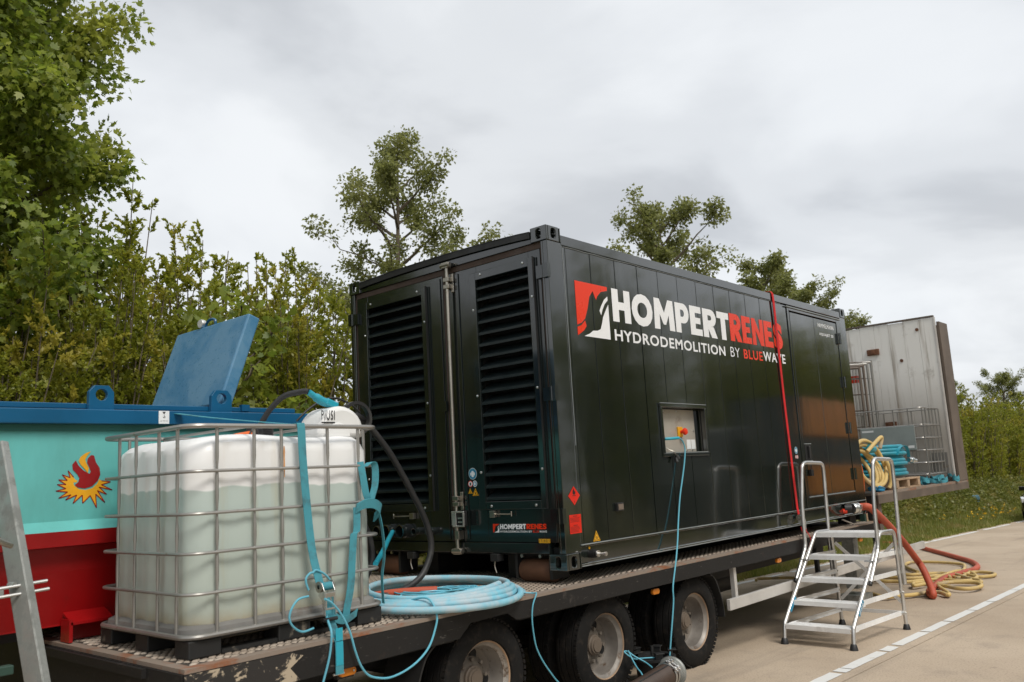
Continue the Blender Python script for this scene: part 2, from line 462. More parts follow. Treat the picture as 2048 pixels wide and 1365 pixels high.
# rear load
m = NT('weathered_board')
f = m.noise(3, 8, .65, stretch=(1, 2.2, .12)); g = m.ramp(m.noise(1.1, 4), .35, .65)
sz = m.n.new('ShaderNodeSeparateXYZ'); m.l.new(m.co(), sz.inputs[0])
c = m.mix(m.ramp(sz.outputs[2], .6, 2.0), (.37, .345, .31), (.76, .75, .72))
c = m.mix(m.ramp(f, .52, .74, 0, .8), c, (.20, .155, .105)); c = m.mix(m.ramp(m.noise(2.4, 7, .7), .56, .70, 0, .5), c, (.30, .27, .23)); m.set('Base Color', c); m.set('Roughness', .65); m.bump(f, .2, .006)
M['board'] = m.m
M['post_brown'] = paint('weathered_brown_steel', (.115, .088, .068), .6, var=.2, dirt=(.20, .16, .13), dscale=3, stretch=(1, 1, .3))
M['wood'] = paint('pallet_wood', (.36, .25, .16), .8, var=.25, dirt=(.22, .15, .10), dscale=5, bump=.3, stretch=(.4, 2, 2))
M['plate'] = paint('galvanised_plate', (.33, .37, .36), .45, metal=.4, dirt=(.42, .44, .42), dscale=3)
M['tarp'] = paint('blue_green_bag', (.02, .22, .42), .55, var=.5)
M['concrete_foot'] = paint('grey_foot', (.12, .105, .09), .8)
# ground
m = NT('concrete_road')
p = m.pos()
a = m.noise(.35, 6, .6, vec=p); b = m.noise(62, 3, .75, vec=p); d = m.noise(2.2, 8, .65, vec=p)
c = m.mix(m.ramp(a, .3, .7), (.365, .285, .205), (.47, .38, .285))
c = m.mix(m.ramp(d, .50, .72, 0, .55), c, (.29, .235, .18))
tk = m.ramp(m.noise(1.6, 5, .6, vec=p, stretch=(.06, 1, 1)), .54, .72, 0, .5); c = m.mix(tk, c, (.20, .165, .13))
c = m.mix(m.ramp(m.noise(1.9, 3, .5, vec=p, dist=.3), .70, .76, 0, .55), c, (.13, .11, .09))
c = m.mix(m.ramp(b, .52, .70, 0, .75), c, (.165, .132, .105)); c = m.mix(m.ramp(b, .30, .42, .45, 0), c, (.48, .42, .345))
m.set('Base Color', c); m.set('Roughness', .85); m.bump(b, .35, .004)
M['road'] = m.m
m = NT('road_line_paint')
p = m.pos(); g = m.ramp(m.noise(7, 8, .7, vec=p), .60, .70); h = m.ramp(m.noise(70, 4, .7, vec=p), .6, .72, 0, .6)
c = m.mix(g, (.66, .66, .64), (.40, .34, .27)); c = m.mix(h, c, (.40, .35, .29)); m.set('Base Color', c); m.set('Roughness', .7)
M['line'] = m.m
m = NT('meadow_soil')
p = m.pos(); a = m.noise(.8, 7, .65, vec=p); b = m.noise(9, 6, .7, vec=p)
c = m.mix(m.ramp(a, .35, .65), (.12, .12, .03), (.22, .18, .065)); c = m.mix(m.ramp(b, .5, .75, 0, .7), c, (.045, .05, .014))
m.set('Base Color', c); m.set('Roughness', .95)
M['soil'] = m.m
M['joint'] = paint('dark_joint', (.035, .03, .026), .9)
def leafmat(name, a, b, c, trans=.45):
    m = NT(name)
    g = m.n.new('ShaderNodeNewGeometry')
    x = m.mix(g.outputs['Random Per Island'], a, b)
    x = m.mix(m.ramp(m.noise(1.4, 3, vec=g.outputs['Position']), .50, .68, 0, .8), x, c)
    m.set('Base Color', x); m.set('Roughness', .48)
    t = m.n.new('ShaderNodeBsdfTranslucent'); k = m.mix(1.0, x, x)
    hs = m.n.new('ShaderNodeHueSaturation'); hs.inputs['Value'].default_value = 1.7; m.l.new(x, hs.inputs['Color']); m.l.new(hs.outputs[0], t.inputs[0])
    ms = m.n.new('ShaderNodeMixShader'); ms.inputs[0].default_value = trans
    m.l.new(m.p.outputs[0], ms.inputs[1]); m.l.new(t.outputs[0], ms.inputs[2]); m.l.new(ms.outputs[0], m.n['Material Output'].inputs[0])
    return m.m
M['leaf_shrub'] = leafmat('shrub_leaf', (.15, .18, .017), (.29, .295, .032), (.38, .32, .046))
M['leaf_maple'] = leafmat('maple_leaf', (.105, .155, .018), (.22, .26, .034), (.32, .335, .06))
M['leaf_alder'] = leafmat('alder_leaf', (.12, .135, .038), (.21, .22, .066), (.24, .245, .08), .45)
M['leaf_ivy'] = leafmat('ivy_leaf', (.085, .105, .017), (.19, .20, .04), (.25, .21, .055), .35)
M['grass'] = leafmat('grass_blade', (.13, .165, .025), (.26, .25, .06), (.33, .25, .10), .3)
M['bark'] = paint('bark', (.12, .095, .068), .85, var=.3, dirt=(.2, .17, .12), dscale=8, bump=.5)
M['petal'] = paint('yellow_petal', (.75, .45, .01), .6)
M['carpaint'] = paint('black_car_paint', (.006, .007, .008), .15, coat=.5)
M['glass'] = paint('dark_glass', (.012, .016, .018), .06)
M['lamp_glass'] = paint('headlamp_glass', (.55, .58, .6), .12)
M['bin'] = paint('blue_grey_bin', (.06, .15, .19), .45, dirt=(.1, .17, .2), dscale=5)
M['lorry_orange'] = paint('orange_lorry_paint', (.78, .27, .025), .35)  # paint of the unseen stand-in mirrored in the container
M['lorry_grey'] = paint('lorry_grey', (.05, .052, .056), .5)
CABLE_A = [(-2.166, -0.09, 0.115), (-2.12, -0.09, 0.086), (-2.065, -0.09, 0.025), (-2.01, -0.09, -0.074), (-1.974, -0.09, -0.186), (-1.938, -0.09, -0.268), (-1.89, -0.09, -0.323), (-1.82, -0.09, -0.352), (-1.738, -0.09, -0.365), (-1.63, -0.09, -0.351), (-1.529, -0.09, -0.315), (-1.446, -0.09, -0.257), (-1.395, -0.09, -0.175), (-1.373, -0.09, -0.087), (-1.385, -0.09, 0.006), (-1.412, -0.09, 0.06)]
CABLE_B = [(-2.131, 0.06, 0.241), (-2.107, 0.06, 0.25), (-2.045, 0.06, 0.215), (-2.003, 0.06, 0.155), (-1.998, 0.06, 0.099), (-2.025, 0.06, 0.041)]
CABLE_B2 = [(-2.15, 0.06, 0.239), (-2.174, 0.06, 0.219), (-2.176, 0.06, 0.192), (-2.161, 0.06, 0.152)]
CABLE_D = [(-2.176, 0.04, 0.123), (-2.24, 0.04, 0.115), (-2.283, 0.04, 0.072), (-2.296, 0.04, 0.023), (-2.27, 0.04, -0.022), (-2.216, 0.04, -0.053), (-2.147, 0.04, -0.046)]
CABLE_E = [(-2.163, -0.085, 0.07), (-2.141, -0.085, 0.022), (-2.125, -0.085, -0.055), (-2.13, -0.085, -0.136), (-2.147, -0.085, -0.206), (-2.182, -0.085, -0.3), (-2.201, -0.085, -0.347)]
CABLE_C = [(-0.413, -0.09, -0.071), (-0.461, -0.09, -0.088), (-0.502, -0.09, -0.152), (-0.519, -0.09, -0.237), (-0.513, -0.09, -0.331), (-0.492, -0.09, -0.428), (-0.44, -0.09, -0.518), (-0.367, -0.09, -0.607), (-0.287, -0.09, -0.69), (-0.183, -0.09, -0.77)]
CABLE_P = [(1.464, -0.03, 0.944), (1.545, -0.03, 0.945), (1.643, -0.03, 0.949), (1.7, -0.03, 0.919), (1.728, -0.03, 0.851), (1.702, -0.03, 0.744), (1.649, -0.03, 0.612), (1.577, -0.03, 0.444), (1.506, -0.04, 0.267), (1.423, -0.06, 0.07), (1.334, -0.085, -0.071), (1.245, -0.1, -0.286)]
CABLE_P2 = [(1.235, -0.1, -0.256), (1.225, -0.1, -0.365), (1.192, -0.1, -0.484), (1.151, -0.1, -0.613), (1.109, -0.1, -0.753), (1.093, -0.1, -0.811)]
HOSE_BLACK = [(-1.707, 0.6, 1.249), (-1.774, 0.6, 1.237), (-1.84, 0.6, 1.183), (-1.897, 0.6, 1.127), (-1.921, 0.6, 1.093)]
HOSE_ARC = [(-1.467, 0.5, 1.125), (-1.389, 0.5, 1.095), (-1.298, 0.5, 1.01), (-1.192, 0.5, 0.892), (-1.099, 0.5, 0.76), (-1.005, 0.5, 0.616), (-0.923, 0.5, 0.481), (-0.87, 0.5, 0.357), (-0.853, 0.5, 0.258), (-0.88, 0.5, 0.164), (-0.944, 0.5, 0.075), (-1.034, 0.5, 0.023), (-1.12, 0.5, -0.002)]
HOSE_THIN = [(-1.887, 0.55, 1.106), (-1.81, 0.55, 1.172), (-1.726, 0.55, 1.223), (-1.641, 0.55, 1.253), (-1.572, 0.55, 1.255), (-1.511, 0.55, 1.236), (-1.45, 0.55, 1.209), (-1.397, 0.55, 1.166)]
HOSE_RED = [(5.299, -0.2, 0.137), (5.513, -0.2, 0.1), (5.804, -0.2, -0.018), (6.142, -0.2, -0.177), (6.49, -0.2, -0.359), (6.799, -0.2, -0.544), (7.072, -0.2, -0.714), (7.296, -0.2, -0.882)]
HOSE_RED_END = [(7.861, -0.027, -0.954), (7.424, -0.198, -1.023), (6.983, -0.358, -1.082), (6.668, -0.454, -1.093)]
HOSE_RED2 = [(16.034, 3.356, -1.327), (15.975, 3.136, -1.325), (15.475, 2.628, -1.312), (15.0, 2.205, -1.3), (14.2, 1.726, -1.279), (13.277, 1.188, -1.255), (12.452, 0.725, -1.234), (11.869, 0.404, -1.219), (11.232, 0.158, -1.202), (10.772, 0.04, -1.19), (10.316, -0.006, -1.178), (10.083, 0.013, -1.172), (9.641, 0.026, -1.161), (9.082, 0.05, -1.146), (8.523, -0.008, -1.132), (7.906, -0.112, -1.116), (7.544, -0.181, -1.106)]
HOSE_Y1 = [(8.89, 1.2, -1.156), (8.976, 0.961, -1.158), (9.007, 0.8, -1.159), (8.972, 0.595, -1.158), (9.104, 0.418, -1.162), (9.409, 0.342, -1.17), (9.522, 0.222, -1.173), (9.643, 0.078, -1.176), (9.824, 0.176, -1.18), (9.874, 0.37, -1.182), (9.701, 0.53, -1.177), (9.507, 0.669, -1.172), (9.531, 0.81, -1.173), (9.786, 0.938, -1.179), (10.01, 0.961, -1.185)]
HOSE_Y2 = [(8.509, 1.061, -1.131), (8.304, 0.731, -1.126), (8.307, 0.557, -1.126), (8.318, 0.364, -1.126), (8.628, 0.214, -1.134), (8.81, 0.072, -1.139), (8.713, -0.18, -1.137), (8.773, -0.339, -1.138), (9.095, -0.347, -1.146), (9.404, -0.284, -1.155), (9.899, -0.096, -1.167), (10.16, 0.096, -1.174), (10.028, 0.177, -1.171), (9.448, 0.174, -1.156), (8.845, 0.155, -1.14)]
HOSE_Y3 = [(9.822, 0.671, -1.175), (10.49, 1.041, -1.193), (10.944, 1.226, -1.205), (11.462, 1.298, -1.218), (11.599, 1.144, -1.222), (11.587, 0.861, -1.221), (11.485, 0.59, -1.219), (11.283, 0.383, -1.213), (10.9, 0.259, -1.203), (10.38, 0.14, -1.19), (9.948, 0.081, -1.179), (9.703, -0.044, -1.172), (9.383, -0.306, -1.164), (9.566, -0.441, -1.169), (9.839, -0.433, -1.176), (10.015, -0.326, -1.18), (10.087, -0.111, -1.182), (9.78, -0.062, -1.174), (9.18, -0.117, -1.159), (9.27, 0.004, -1.161), (9.51, 0.105, -1.167)]
HOSE_Y4 = [(8.875, -0.067, -1.136), (9.23, 0.053, -1.145), (9.496, 0.086, -1.152), (9.392, -0.015, -1.149), (8.959, -0.293, -1.138), (8.717, -0.49, -1.132), (8.499, -0.554, -1.126), (8.522, -0.458, -1.127), (8.367, -0.214, -1.123), (8.153, -0.123, -1.117), (8.245, 0.101, -1.119), (8.087, 0.196, -1.115), (7.867, 0.152, -1.11), (7.776, 0.09, -1.107), (8.038, 0.017, -1.114), (7.903, -0.226, -1.11), (7.668, -0.465, -1.104), (7.675, -0.613, -1.105), (7.92, -0.681, -1.111), (8.183, -0.64, -1.118), (8.375, -0.539, -1.123), (8.428, -0.369, -1.124), (8.327, -0.109, -1.122)]
HOSE_Y5 = [(8.387, -0.033, -1.138), (7.865, -0.19, -1.124), (7.498, -0.357, -1.115), (7.15, -0.505, -1.106), (7.011, -0.527, -1.102), (7.24, -0.364, -1.108), (7.191, -0.249, -1.107), (6.845, -0.147, -1.098), (6.633, 0.001, -1.092), (6.502, 0.077, -1.089), (6.744, 0.315, -1.095), (6.745, 0.429, -1.095)]
HOSE_Y6 = [(7.261, 2.2, -1.039), (7.43, 2.262, -1.043), (7.558, 2.179, -1.047), (7.738, 1.956, -1.051), (7.759, 1.764, -1.052)]
STRAP_RED = [(3.927, -0.004, 2.55), (3.989, -0.004, 0.12)]
BIGHOSE = [(0.943, -0.198, -0.855), (0.791, -0.183, -0.851), (0.553, -0.157, -0.844), (0.256, -0.18, -0.837)]
FLANGE = [(0.994, 0.02, -0.776), (0.962, 0.161, -0.775), (0.968, -0.181, -0.775), (0.845, -0.076, -0.772)]
BLUETIE = [(0.488, -0.303, -0.683), (0.476, -0.258, -0.682), (0.499, -0.196, -0.683), (0.59, -0.092, -0.685), (0.695, 0.026, -0.688), (0.598, -0.08, -0.686), (0.459, -0.204, -0.682), (0.308, -0.334, -0.678), (0.133, -0.465, -0.673)]
BLUETIE2 = [(0.81, 0.075, -0.721), (0.711, -0.004, -0.718), (0.535, -0.12, -0.714), (0.343, -0.232, -0.709), (0.162, -0.333, -0.704), (0.018, -0.41, -0.7)]
STRAPKNOT = [(-1.729, 0.1, 0.817), (-1.74, 0.1, 0.731), (-1.728, 0.1, 0.628), (-1.688, 0.1, 0.587), (-1.692, 0.1, 0.819), (-1.672, 0.1, 0.819), (-1.683, 0.1, 0.728), (-1.703, 0.1, 0.627), (-1.794, 0.1, 0.575), (-1.794, 0.1, 0.44)]
LOOSE = [(-1.82, 0.06, 0.499), (-1.823, 0.06, 0.417), (-1.833, 0.06, 0.336), (-1.841, 0.06, 0.255), (-1.848, 0.06, 0.175), (-1.861, 0.06, 0.097), (-1.882, 0.06, 0.02), (-1.894, 0.06, -0.041)]
RED_LOW = [(3.752, -0.1, 0.004), (3.747, -0.1, -0.109), (3.739, -0.1, -0.201), (3.777, -0.1, -0.245), (3.825, -0.1, -0.156), (3.79, -0.1, -0.099), (3.807, -0.1, -0.195), (3.72, -0.1, -0.306)]
# ================================================================== THE SETTING
def sheet(name, x0, x1, y0, y1, z, mat, kind='structure', t=None):
    mb = MB()
    if t: mb.box(x0, x1, y0, y1, z - t, z)
    else: mb.poly([(x0, y0, z), (x1, y0, z), (x1, y1, z), (x0, y1, z)])
    return top(name, mb, mat, None, None, (x0, y0, 0), 'W', kind=kind)
sheet('ground', -600, 900, -700, 700, -0.03, M['soil'])
sheet('verge', -40, 400, 2.86, 9.0, -0.012, M['soil'])
sheet('road', -40, 400, -1.176, 2.86, 0.0, M['road'], t=.028)
sheet('road', -40, 400, -9.0, -1.188, 0.0, M['road'], t=.028)
sheet('road_joint', -40, 400, -1.188, -1.176, -0.012, M['joint'])
# broken white lines: each painted length is its own piece of the marking
def line(segs, y0, y1, jag):
    rr = random.Random(5)
    for (a, b) in segs:
        mb = MB(); n = max(2, int((b - a) / .12)); up, lo = [], []
        for i in range(n + 1):
            x = a + (b - a) * i / n
            up.append((x + (rr.uniform(-.02, .02) if i in (0, n) else 0), y1 + rr.uniform(-jag, jag), .004)); lo.append((x + (rr.uniform(-.02, .02) if i in (0, n) else 0), y0 + rr.uniform(-jag, jag), .004))
        mb.add(lo + up, [(i, i + 1, n + 1 + i + 1, n + 1 + i) for i in range(n)])
        top('road_line', mb, M['line'], None, None, (a, y0, 0), 'W', kind='structure')
line([(-3, -1.9), (-1.86, -.4), (-.36, .62), (.66, 1.42), (1.5, 2.06), (2.14, 2.26), (2.3, 3.12), (3.17, 3.42), (3.5, 4.34), (4.37, 5.1), (5.13, 6.05), (6.08, 6.9), (6.93, 8.2), (8.24, 9.6), (9.64, 11), (11.05, 13.4), (13.5, 17), (17.1, 22), (22.2, 30), (30.2, 60)], -1.085, -.98, .004)
line([(-4, 2), (2.2, 6.5), (6.7, 9.2), (9.5, 12.3), (12.6, 14.9), (15.1, 17.2), (17.4, 21.6), (22.3, 25.4), (26.4, 28.6), (29.2, 34), (35, 60)], 2.60, 2.71, .01)
# ================================================================== TRAILER
ZD = -.10
tr = root('flatbed_trailer', 'long black flatbed low loader trailer with worn chequer plate deck carrying the container', 'trailer', (0, 1.217, -1.0), 'C')
mb = MB().box(-2.90, 6.14, -.04, 2.476, ZD - .03, ZD - .006); part('deck_plate', mb, M['deck_base'], tr)
mb = MB().box(-2.92, 6.14, -.054, .02, ZD - .02, ZD + .001); part('deck_edge', mb, M['edge'], tr)
mb = MB().box(-2.92, -2.86, .022, 2.47, ZD - .02, ZD + .0005); part('deck_edge', mb, M['edge'], tr)
# raised treads of the chequer plate, real lozenges
def treads(x0, x1, y0, y1, pu=.037, pv=.074):
    uu = np.arange(-7, 9, pu); vv = np.arange(-7, 9, pv)
    U, W_ = np.meshgrid(uu, vv, indexing='ij'); U = U.ravel() + (np.round(W_ / pv).astype(int) % 2).ravel() * pu / 2; W_ = W_.ravel()
    X = .668 * U + .743 * W_; Y = -.743 * U + .668 * W_
    k_ = (X > x0) & (X < x1) & (Y > y0) & (Y < y1); X, Y = X[k_], Y[k_]
    b = ZD - .006; t = ZD + .0005; a, c = .0138, .029
    offs = [(.668 * q + .743 * w, -.743 * q + .668 * w, z) for q, w, z in ((-a, -c, b), (a, -c, b), (a, c, b), (-a, c, b), (-a * .72, -c * .8, t), (a * .72, -c * .8, t), (a * .72, c * .8, t), (-a * .72, c * .8, t))]
    vs = np.stack([np.stack([X + o[0], Y + o[1], np.full_like(X, o[2])], 1) for o in offs], 1).reshape(-1, 3)
    f0 = np.array([(4, 5, 6, 7), (0, 1, 5, 4), (1, 2, 6, 5), (2, 3, 7, 6), (3, 0, 4, 7)])
    fs = (np.arange(len(X)) * 8)[:, None, None] + f0[None]
    return vs, fs.reshape(-1, 4)
v1, f1 = treads(-2.83, .55, .045, 2.43); v2, f2 = treads(.551, 6.1, .045, .42)
vs = np.concatenate([v1, v2]); fs = np.concatenate([f1, f2 + len(v1)])
o = bpy.data.objects.new('chequer_tread', quick('chequer_tread', vs - np.array(BASE[tr.name]), fs, M['tread'])); COL.objects.link(o); o.parent = tr; o['kind'] = 'stuff'
# outer side beam with the wheel cut-out
prof = [(-2.92, ZD - .022), (-2.92, -.275), (-1.30, -.262), (-1.16, -.262), (-1.06, -.185), (-.72, -.178), (-.63, -.232), (.2, -.235), (3.1, -.243), (6.14, -.245), (6.14, ZD - .022)]
mb = MB().prism(prof, lambda u, v, w: (u, w, v), -.056, -.044); mb.box(-2.92, -1.2, -.044, .03, -.272, -.26); mb.box(-.6, 6.14, -.044, .03, -.243, -.232)
part('side_beam', mb, M['trailer'], tr)
mb = MB().prism([(-2.9225, ZD - .024), (-2.9225, -.274), (-2.30, -.268), (-2.36, -.2), (-2.28, -.15), (-2.36, ZD - .024)], lambda u, v, w: (u, w, v), -.0585, -.0562)
part('chipped_panel', mb, M['chipped'], tr, 'end of the side beam with flaking cream paint')
mb = MB().prism(prof, lambda u, v, w: (u, w, v), 2.478, 2.492); part('side_beam', mb, M['trailer'], tr)
mb = MB().box(-2.932, -2.905, -.045, 2.48, -.50, ZD - .022); mb.box(-2.955, -2.932, .3, 2.2, -.17, -.125)
part('rear_beam', mb, M['trailer'], tr)
mb = MB()
for y in (.72, 1.60): mb.box(-2.88, 6.3, y, y + .14, -.50, ZD - .032)
part('chassis_rail', mb, M['frame_black'], tr, kind='stuff')
for x in (-2.1, 2.9, 4.6): part('crossmember', MB().box(x, x + .1, .0, 2.43, -.26, ZD - .033), M['frame_black'], tr)
# wheels
WC = [(1.772, -.628), (.459, -.600), (-.851, -.574)]
RT = .378
def tyre_mb(y0, w, sgn=1):
    b = RT
    pr = [(.235, .035), (.245, .012), (.275, .0), (.31, .006), (.345, .012), (.366, .022), (b, .042), (b, .055), (b - .012, .057), (b - .012, .066), (b, .068), (b, w / 2 - .006), (b - .012, w / 2 - .004), (b - .012, w / 2 + .004), (b, w / 2 + .006), (b, w - .068), (b - .012, w - .066), (b - .012, w - .057), (b, w - .055), (b, w - .042), (.366, w - .022), (.31, w - .004), (.275, w), (.245, w - .012), (.235, w - .035)]
    mb = MB().lathe([(r, y0 + sgn * h) for r, h in pr], (0, 0, 0), (0, 1, 0), 56)
    # shoulder blocks
    for k in range(64):
        a = 2 * PI * k / 64; c, s_ = math.cos(a), math.sin(a)
        mb.obox((c * .3745, y0 + sgn * .027, s_ * .3745), (-s_ * .012, 0, c * .012), (0, .012, 0), (c * .006, sgn * -.004, s_ * .006))
    return mb
def wheel_set(cxz, side):
    x, z = cxz
    sg = 1 if side == 0 else -1; yo = 0.02 if side == 0 else 2.415
    w = bpy.data.objects.new('wheel', WME['rim']); COL.objects.link(w); w.parent = tr
    bb = BASE[tr.name]; w.location = (x - bb[0], yo - bb[1], z - bb[2]); w.rotation_euler = (0, random.uniform(0, 6), 0 if sg == 1 else PI); BASE[w.name] = (x, yo, z)
    for nm, key, dy in (('tyre', 'tyre', 0), ('rim_lip', 'lip', 0), ('hub_cap', 'hub', 0), ('wheel_disc', 'disc', 0), ('hand_holes', 'hole', 0), ('tyre', 'tyre', .27)):
        q = bpy.data.objects.new(nm, WME[key]); COL.objects.link(q); q.parent = w; q.location = (0, dy, 0)
WME = {}
WME['tyre'] = tyre_mb(0, .235).mesh('tyre', M['tyre'], smooth=True)
WME['lip'] = MB().lathe([(.2385, .040), (.2405, .026), (.235, .022), (.229, .03), (.229, .042)], (0, 0, 0), (0, 1, 0), 56).mesh('rim_lip', M['rim_lip'], smooth=True)
rb = MB().lathe([(.229, .032), (.222, .045), (.206, .058), (.203, .10), (.198, .135), (.190, .165)], (0, 0, 0), (0, 1, 0), 56)
rb.lathe([(.229, .24), (.2, .24), (.2, .184)], (0, 0, 0), (0, 1, 0), 40)
rd = MB().lathe([(.190, .1655), (.172, .178), (.150, .184), (.110, .150), (.088, .145), (.04, .145)], (0, 0, 0), (0, 1, 0), 56)
for k in range(8):
    a = 2 * PI * k / 8; rd.cyl((.115 * math.cos(a), .150, .115 * math.sin(a)), (.115 * math.cos(a), .128, .115 * math.sin(a)), .013, 6)
WME['disc'] = rd.mesh('wheel_disc', M['disc'], smooth=True)
WME['rim'] = rb.mesh('wheel_rim', M['rim'], smooth=True)
hb = MB().lathe([(.078, .15), (.076, .128), (.066, .122), (.062, .108), (.050, .106), (.049, .098), (.0, .098)], (0, 0, 0), (0, 1, 0), 24)
WME['hub'] = hb.mesh('hub_cap', M['hub'], smooth=True)
ho = MB()
for k in range(4):
    a = 2 * PI * k / 4 + .5; ho.lathe([(.034, .1655), (.030, .1690), (.0, .1690)], (.146 * math.cos(a), 0, .146 * math.sin(a)), (0, 1, 0), 14)
WME['hole'] = ho.mesh('hand_holes', M['void'])
for side in (0, 1):
    for c in WC: wheel_set(c, side)
for c in WC: part('axle', MB().cyl((c[0], .3, c[1]), (c[0], 2.15, c[1]), .065, 12), M['frame_black'], tr)
# far inner wheels hide daylight; mudguards, lamps, rail
pts = spline([(2.03, 0, -.262), (2.10, 0, -.30), (2.17, 0, -.42), (2.215, 0, -.55), (2.225, 0, -.655)], 4)
part('mudguard', MB().ribbon(pts + V(0, .15, 0), (0, 1, 0), .30, .012), M['frame_black'], tr)
pts = spline([(-1.32, 0, -.275), (-1.40, 0, -.34), (-1.47, 0, -.50), (-1.50, 0, -.70)], 4)
part('mudguard', MB().ribbon(pts + V(0, .15, 0), (0, 1, 0), .32, .012), M['frame_black'], tr)
def lamp(x, z, y=-.005, w=.11):
    l = MB(); l.prism(rrect(x - w / 2, x + w / 2, z - .022, z + .022, .02, 4), lambda u, v, q: (u, q, v), y - .02, y + .004)
    lo = part('marker_lamp', l, M['amber'], tr, bevel=.004)
    return lo
lm = lamp(-1.975, -.295); part('lamp_bracket', MB().box(-2.03, -1.92, 0, .03, -.33, -.262), M['frame_black'], lm)
for s_ in (-1, 1): part('screw', MB().cyl((-1.975 + s_ * .036, -.028, -.295), (-1.975 + s_ * .036, -.024, -.295), .006, 8), M['zincplate'], lm)
for x in (1.10, 3.39, 5.66): lamp(x, -.284, w=.10)
mb = MB().box(2.25, 7.95, -.05, -.015, -.604, -.506); part('side_rail', mb, M['alu_rail'], tr, bevel=.004)
for x in (2.44, 4.35, 6.2): part('rail_post', MB().box(x, x + .05, -.01, .03, -.52, -.245), M['frame_black'] if x > 3 else M['alu_rail'], tr)
part('air_pipe', MB().lathe([(.03, 0), (.022, 0), (.022, .25), (.03, .25)], (2.35, .22, -.40), (0, 1, 0), 12), M['galv'], tr)
part('air_tank', MB().lathe([(0, 0), (.09, .02), (.13, .07), (.13, .75), (.09, .8), (0, .82)], (3.2, .9, -.56), (1, 0, 0), 16), M['frame_black'], tr, smooth=True)
# gooseneck: raised front deck
part('upper_deck', MB().box(6.33, 10.56, -.04, 2.476, .20, .232), M['deck'], tr)
part('upper_edge', MB().box(6.32, 10.57, -.054, .03, .205, .238), M['edge'], tr, 'front deck edge with worn rusty top')
part('upper_beam', MB().box(6.32, 10.57, -.058, -.044, .10, .206).box(10.55, 10.57, -.04, 2.47, .1, .2), M['post_brown'], tr)
part('upper_beam', MB().box(6.32, 10.57, 2.478, 2.492, .10, .206), M['post_brown'], tr)
part('neck_plate', MB().box(6.36, 6.40, .05, 2.4, -.10, .198), M['frame_black'], tr)
part('neck_beam', MB().box(6.2, 10.4, .85, 1.0, -.02, .198).box(6.2, 10.4, 1.5, 1.65, -.02, .198), M['frame_black'], tr)
part('support_leg', MB().box(6.43, 6.56, .0, .13, -.30, .20), M['post_brown'], tr)
for x, mk in ((6.20, 'ramp_green'), (6.27, 'wood')): part('stake', MB().box(x, x + .05, .1, .16, -.25, .19), M[mk], tr)
part('headboard', MB().box(10.09, 10.56, -.060, -.02, .24, 2.83).box(10.09, 10.56, 2.43, 2.47, .24, 2.83).box(10.50, 10.56, -.02, 2.43, .24, 2.83), M['post_brown'], tr)
# landing leg seen behind the steps
part('landing_leg', MB().box(6.25, 6.40, .3, .45, -.95, -.2).box(6.15, 6.5, .22, .53, -1.085, -1.02), M['galv'], tr)
# ================================================================== CONTAINER
L, B, H = 6.058, 2.438, 2.591
ct = root('machine_container', 'glossy black green machine container with louvred end doors and white and red lettering', 'container', (L / 2, B / 2, 0), 'C')
BK = M['black']
# corner castings with real openings
def casting(x0, x1, y0, y1, z0, z1, fx, fy, fz):
    mb = MB(); t = .022
    xo, xi = (x0, x1) if fx < 0 else (x1, x0); yo, yi = (y0, y1) if fy < 0 else (y1, y0); zo, zi = (z0, z1) if fz < 0 else (z1, z0)
    cz = (z0 + z1) / 2
    mb.holed((y0, y1, z0, z1), stadium((y0 + y1) / 2, cz, .026, .040), lambda u, v, w: (w, u, v), xo, xo - fx * t)
    mb.holed((x0 + t, x1 - t, z0, z1), stadium((x0 + x1) / 2, cz, .032, .040), lambda u, v, w: (u, w, v), yo, yo - fy * t)
    mb.holed((x0 + t, x1 - t, y0 + t, y1 - t), stadium((x0 + x1) / 2, (y0 + y1) / 2, .055, .032), lambda u, v, w: (u, v, w), zo, zo - fz * t)
    mb.box(xi, xi + fx * .012, y0 + .001, y1 - .001, z0 + .001, z1 - .001); mb.box(x0 + .013, x1 - .013, yi, yi + fy * .012, z0 + .001, z1 - .001); mb.box(x0 + .013, x1 - .013, y0 + .013, y1 - .013, zi, zi + fz * .012)
    return mb
for x0, x1, fx in ((0, .178, -1), (L - .178, L, 1)):
    for y0, y1, fy in ((0, .162, -1), (B - .162, B, 1)):
        for z0, z1, fz in ((0, .118, -1), (H - .118, H, 1)):
            part('corner_casting', casting(x0, x1, y0, y1, z0, z1, fx, fy, fz), BK, ct, bevel=.005)
Z0, Z1 = .1185, H - .1185
for y0, y1 in ((.006, .05), (B - .05, B - .006)):
    part('corner_post', MB().box(.008, .19, y0, y1, Z0, Z1).box(.008, .05, *((y1, y1 + .02) if y0 < 1 else (y0 - .02, y0)), Z0, Z1), BK, ct, bevel=.004)
    part('corner_post', MB().box(L - .19, L - .006, y0, y1, Z0, Z1), BK, ct, bevel=.004)
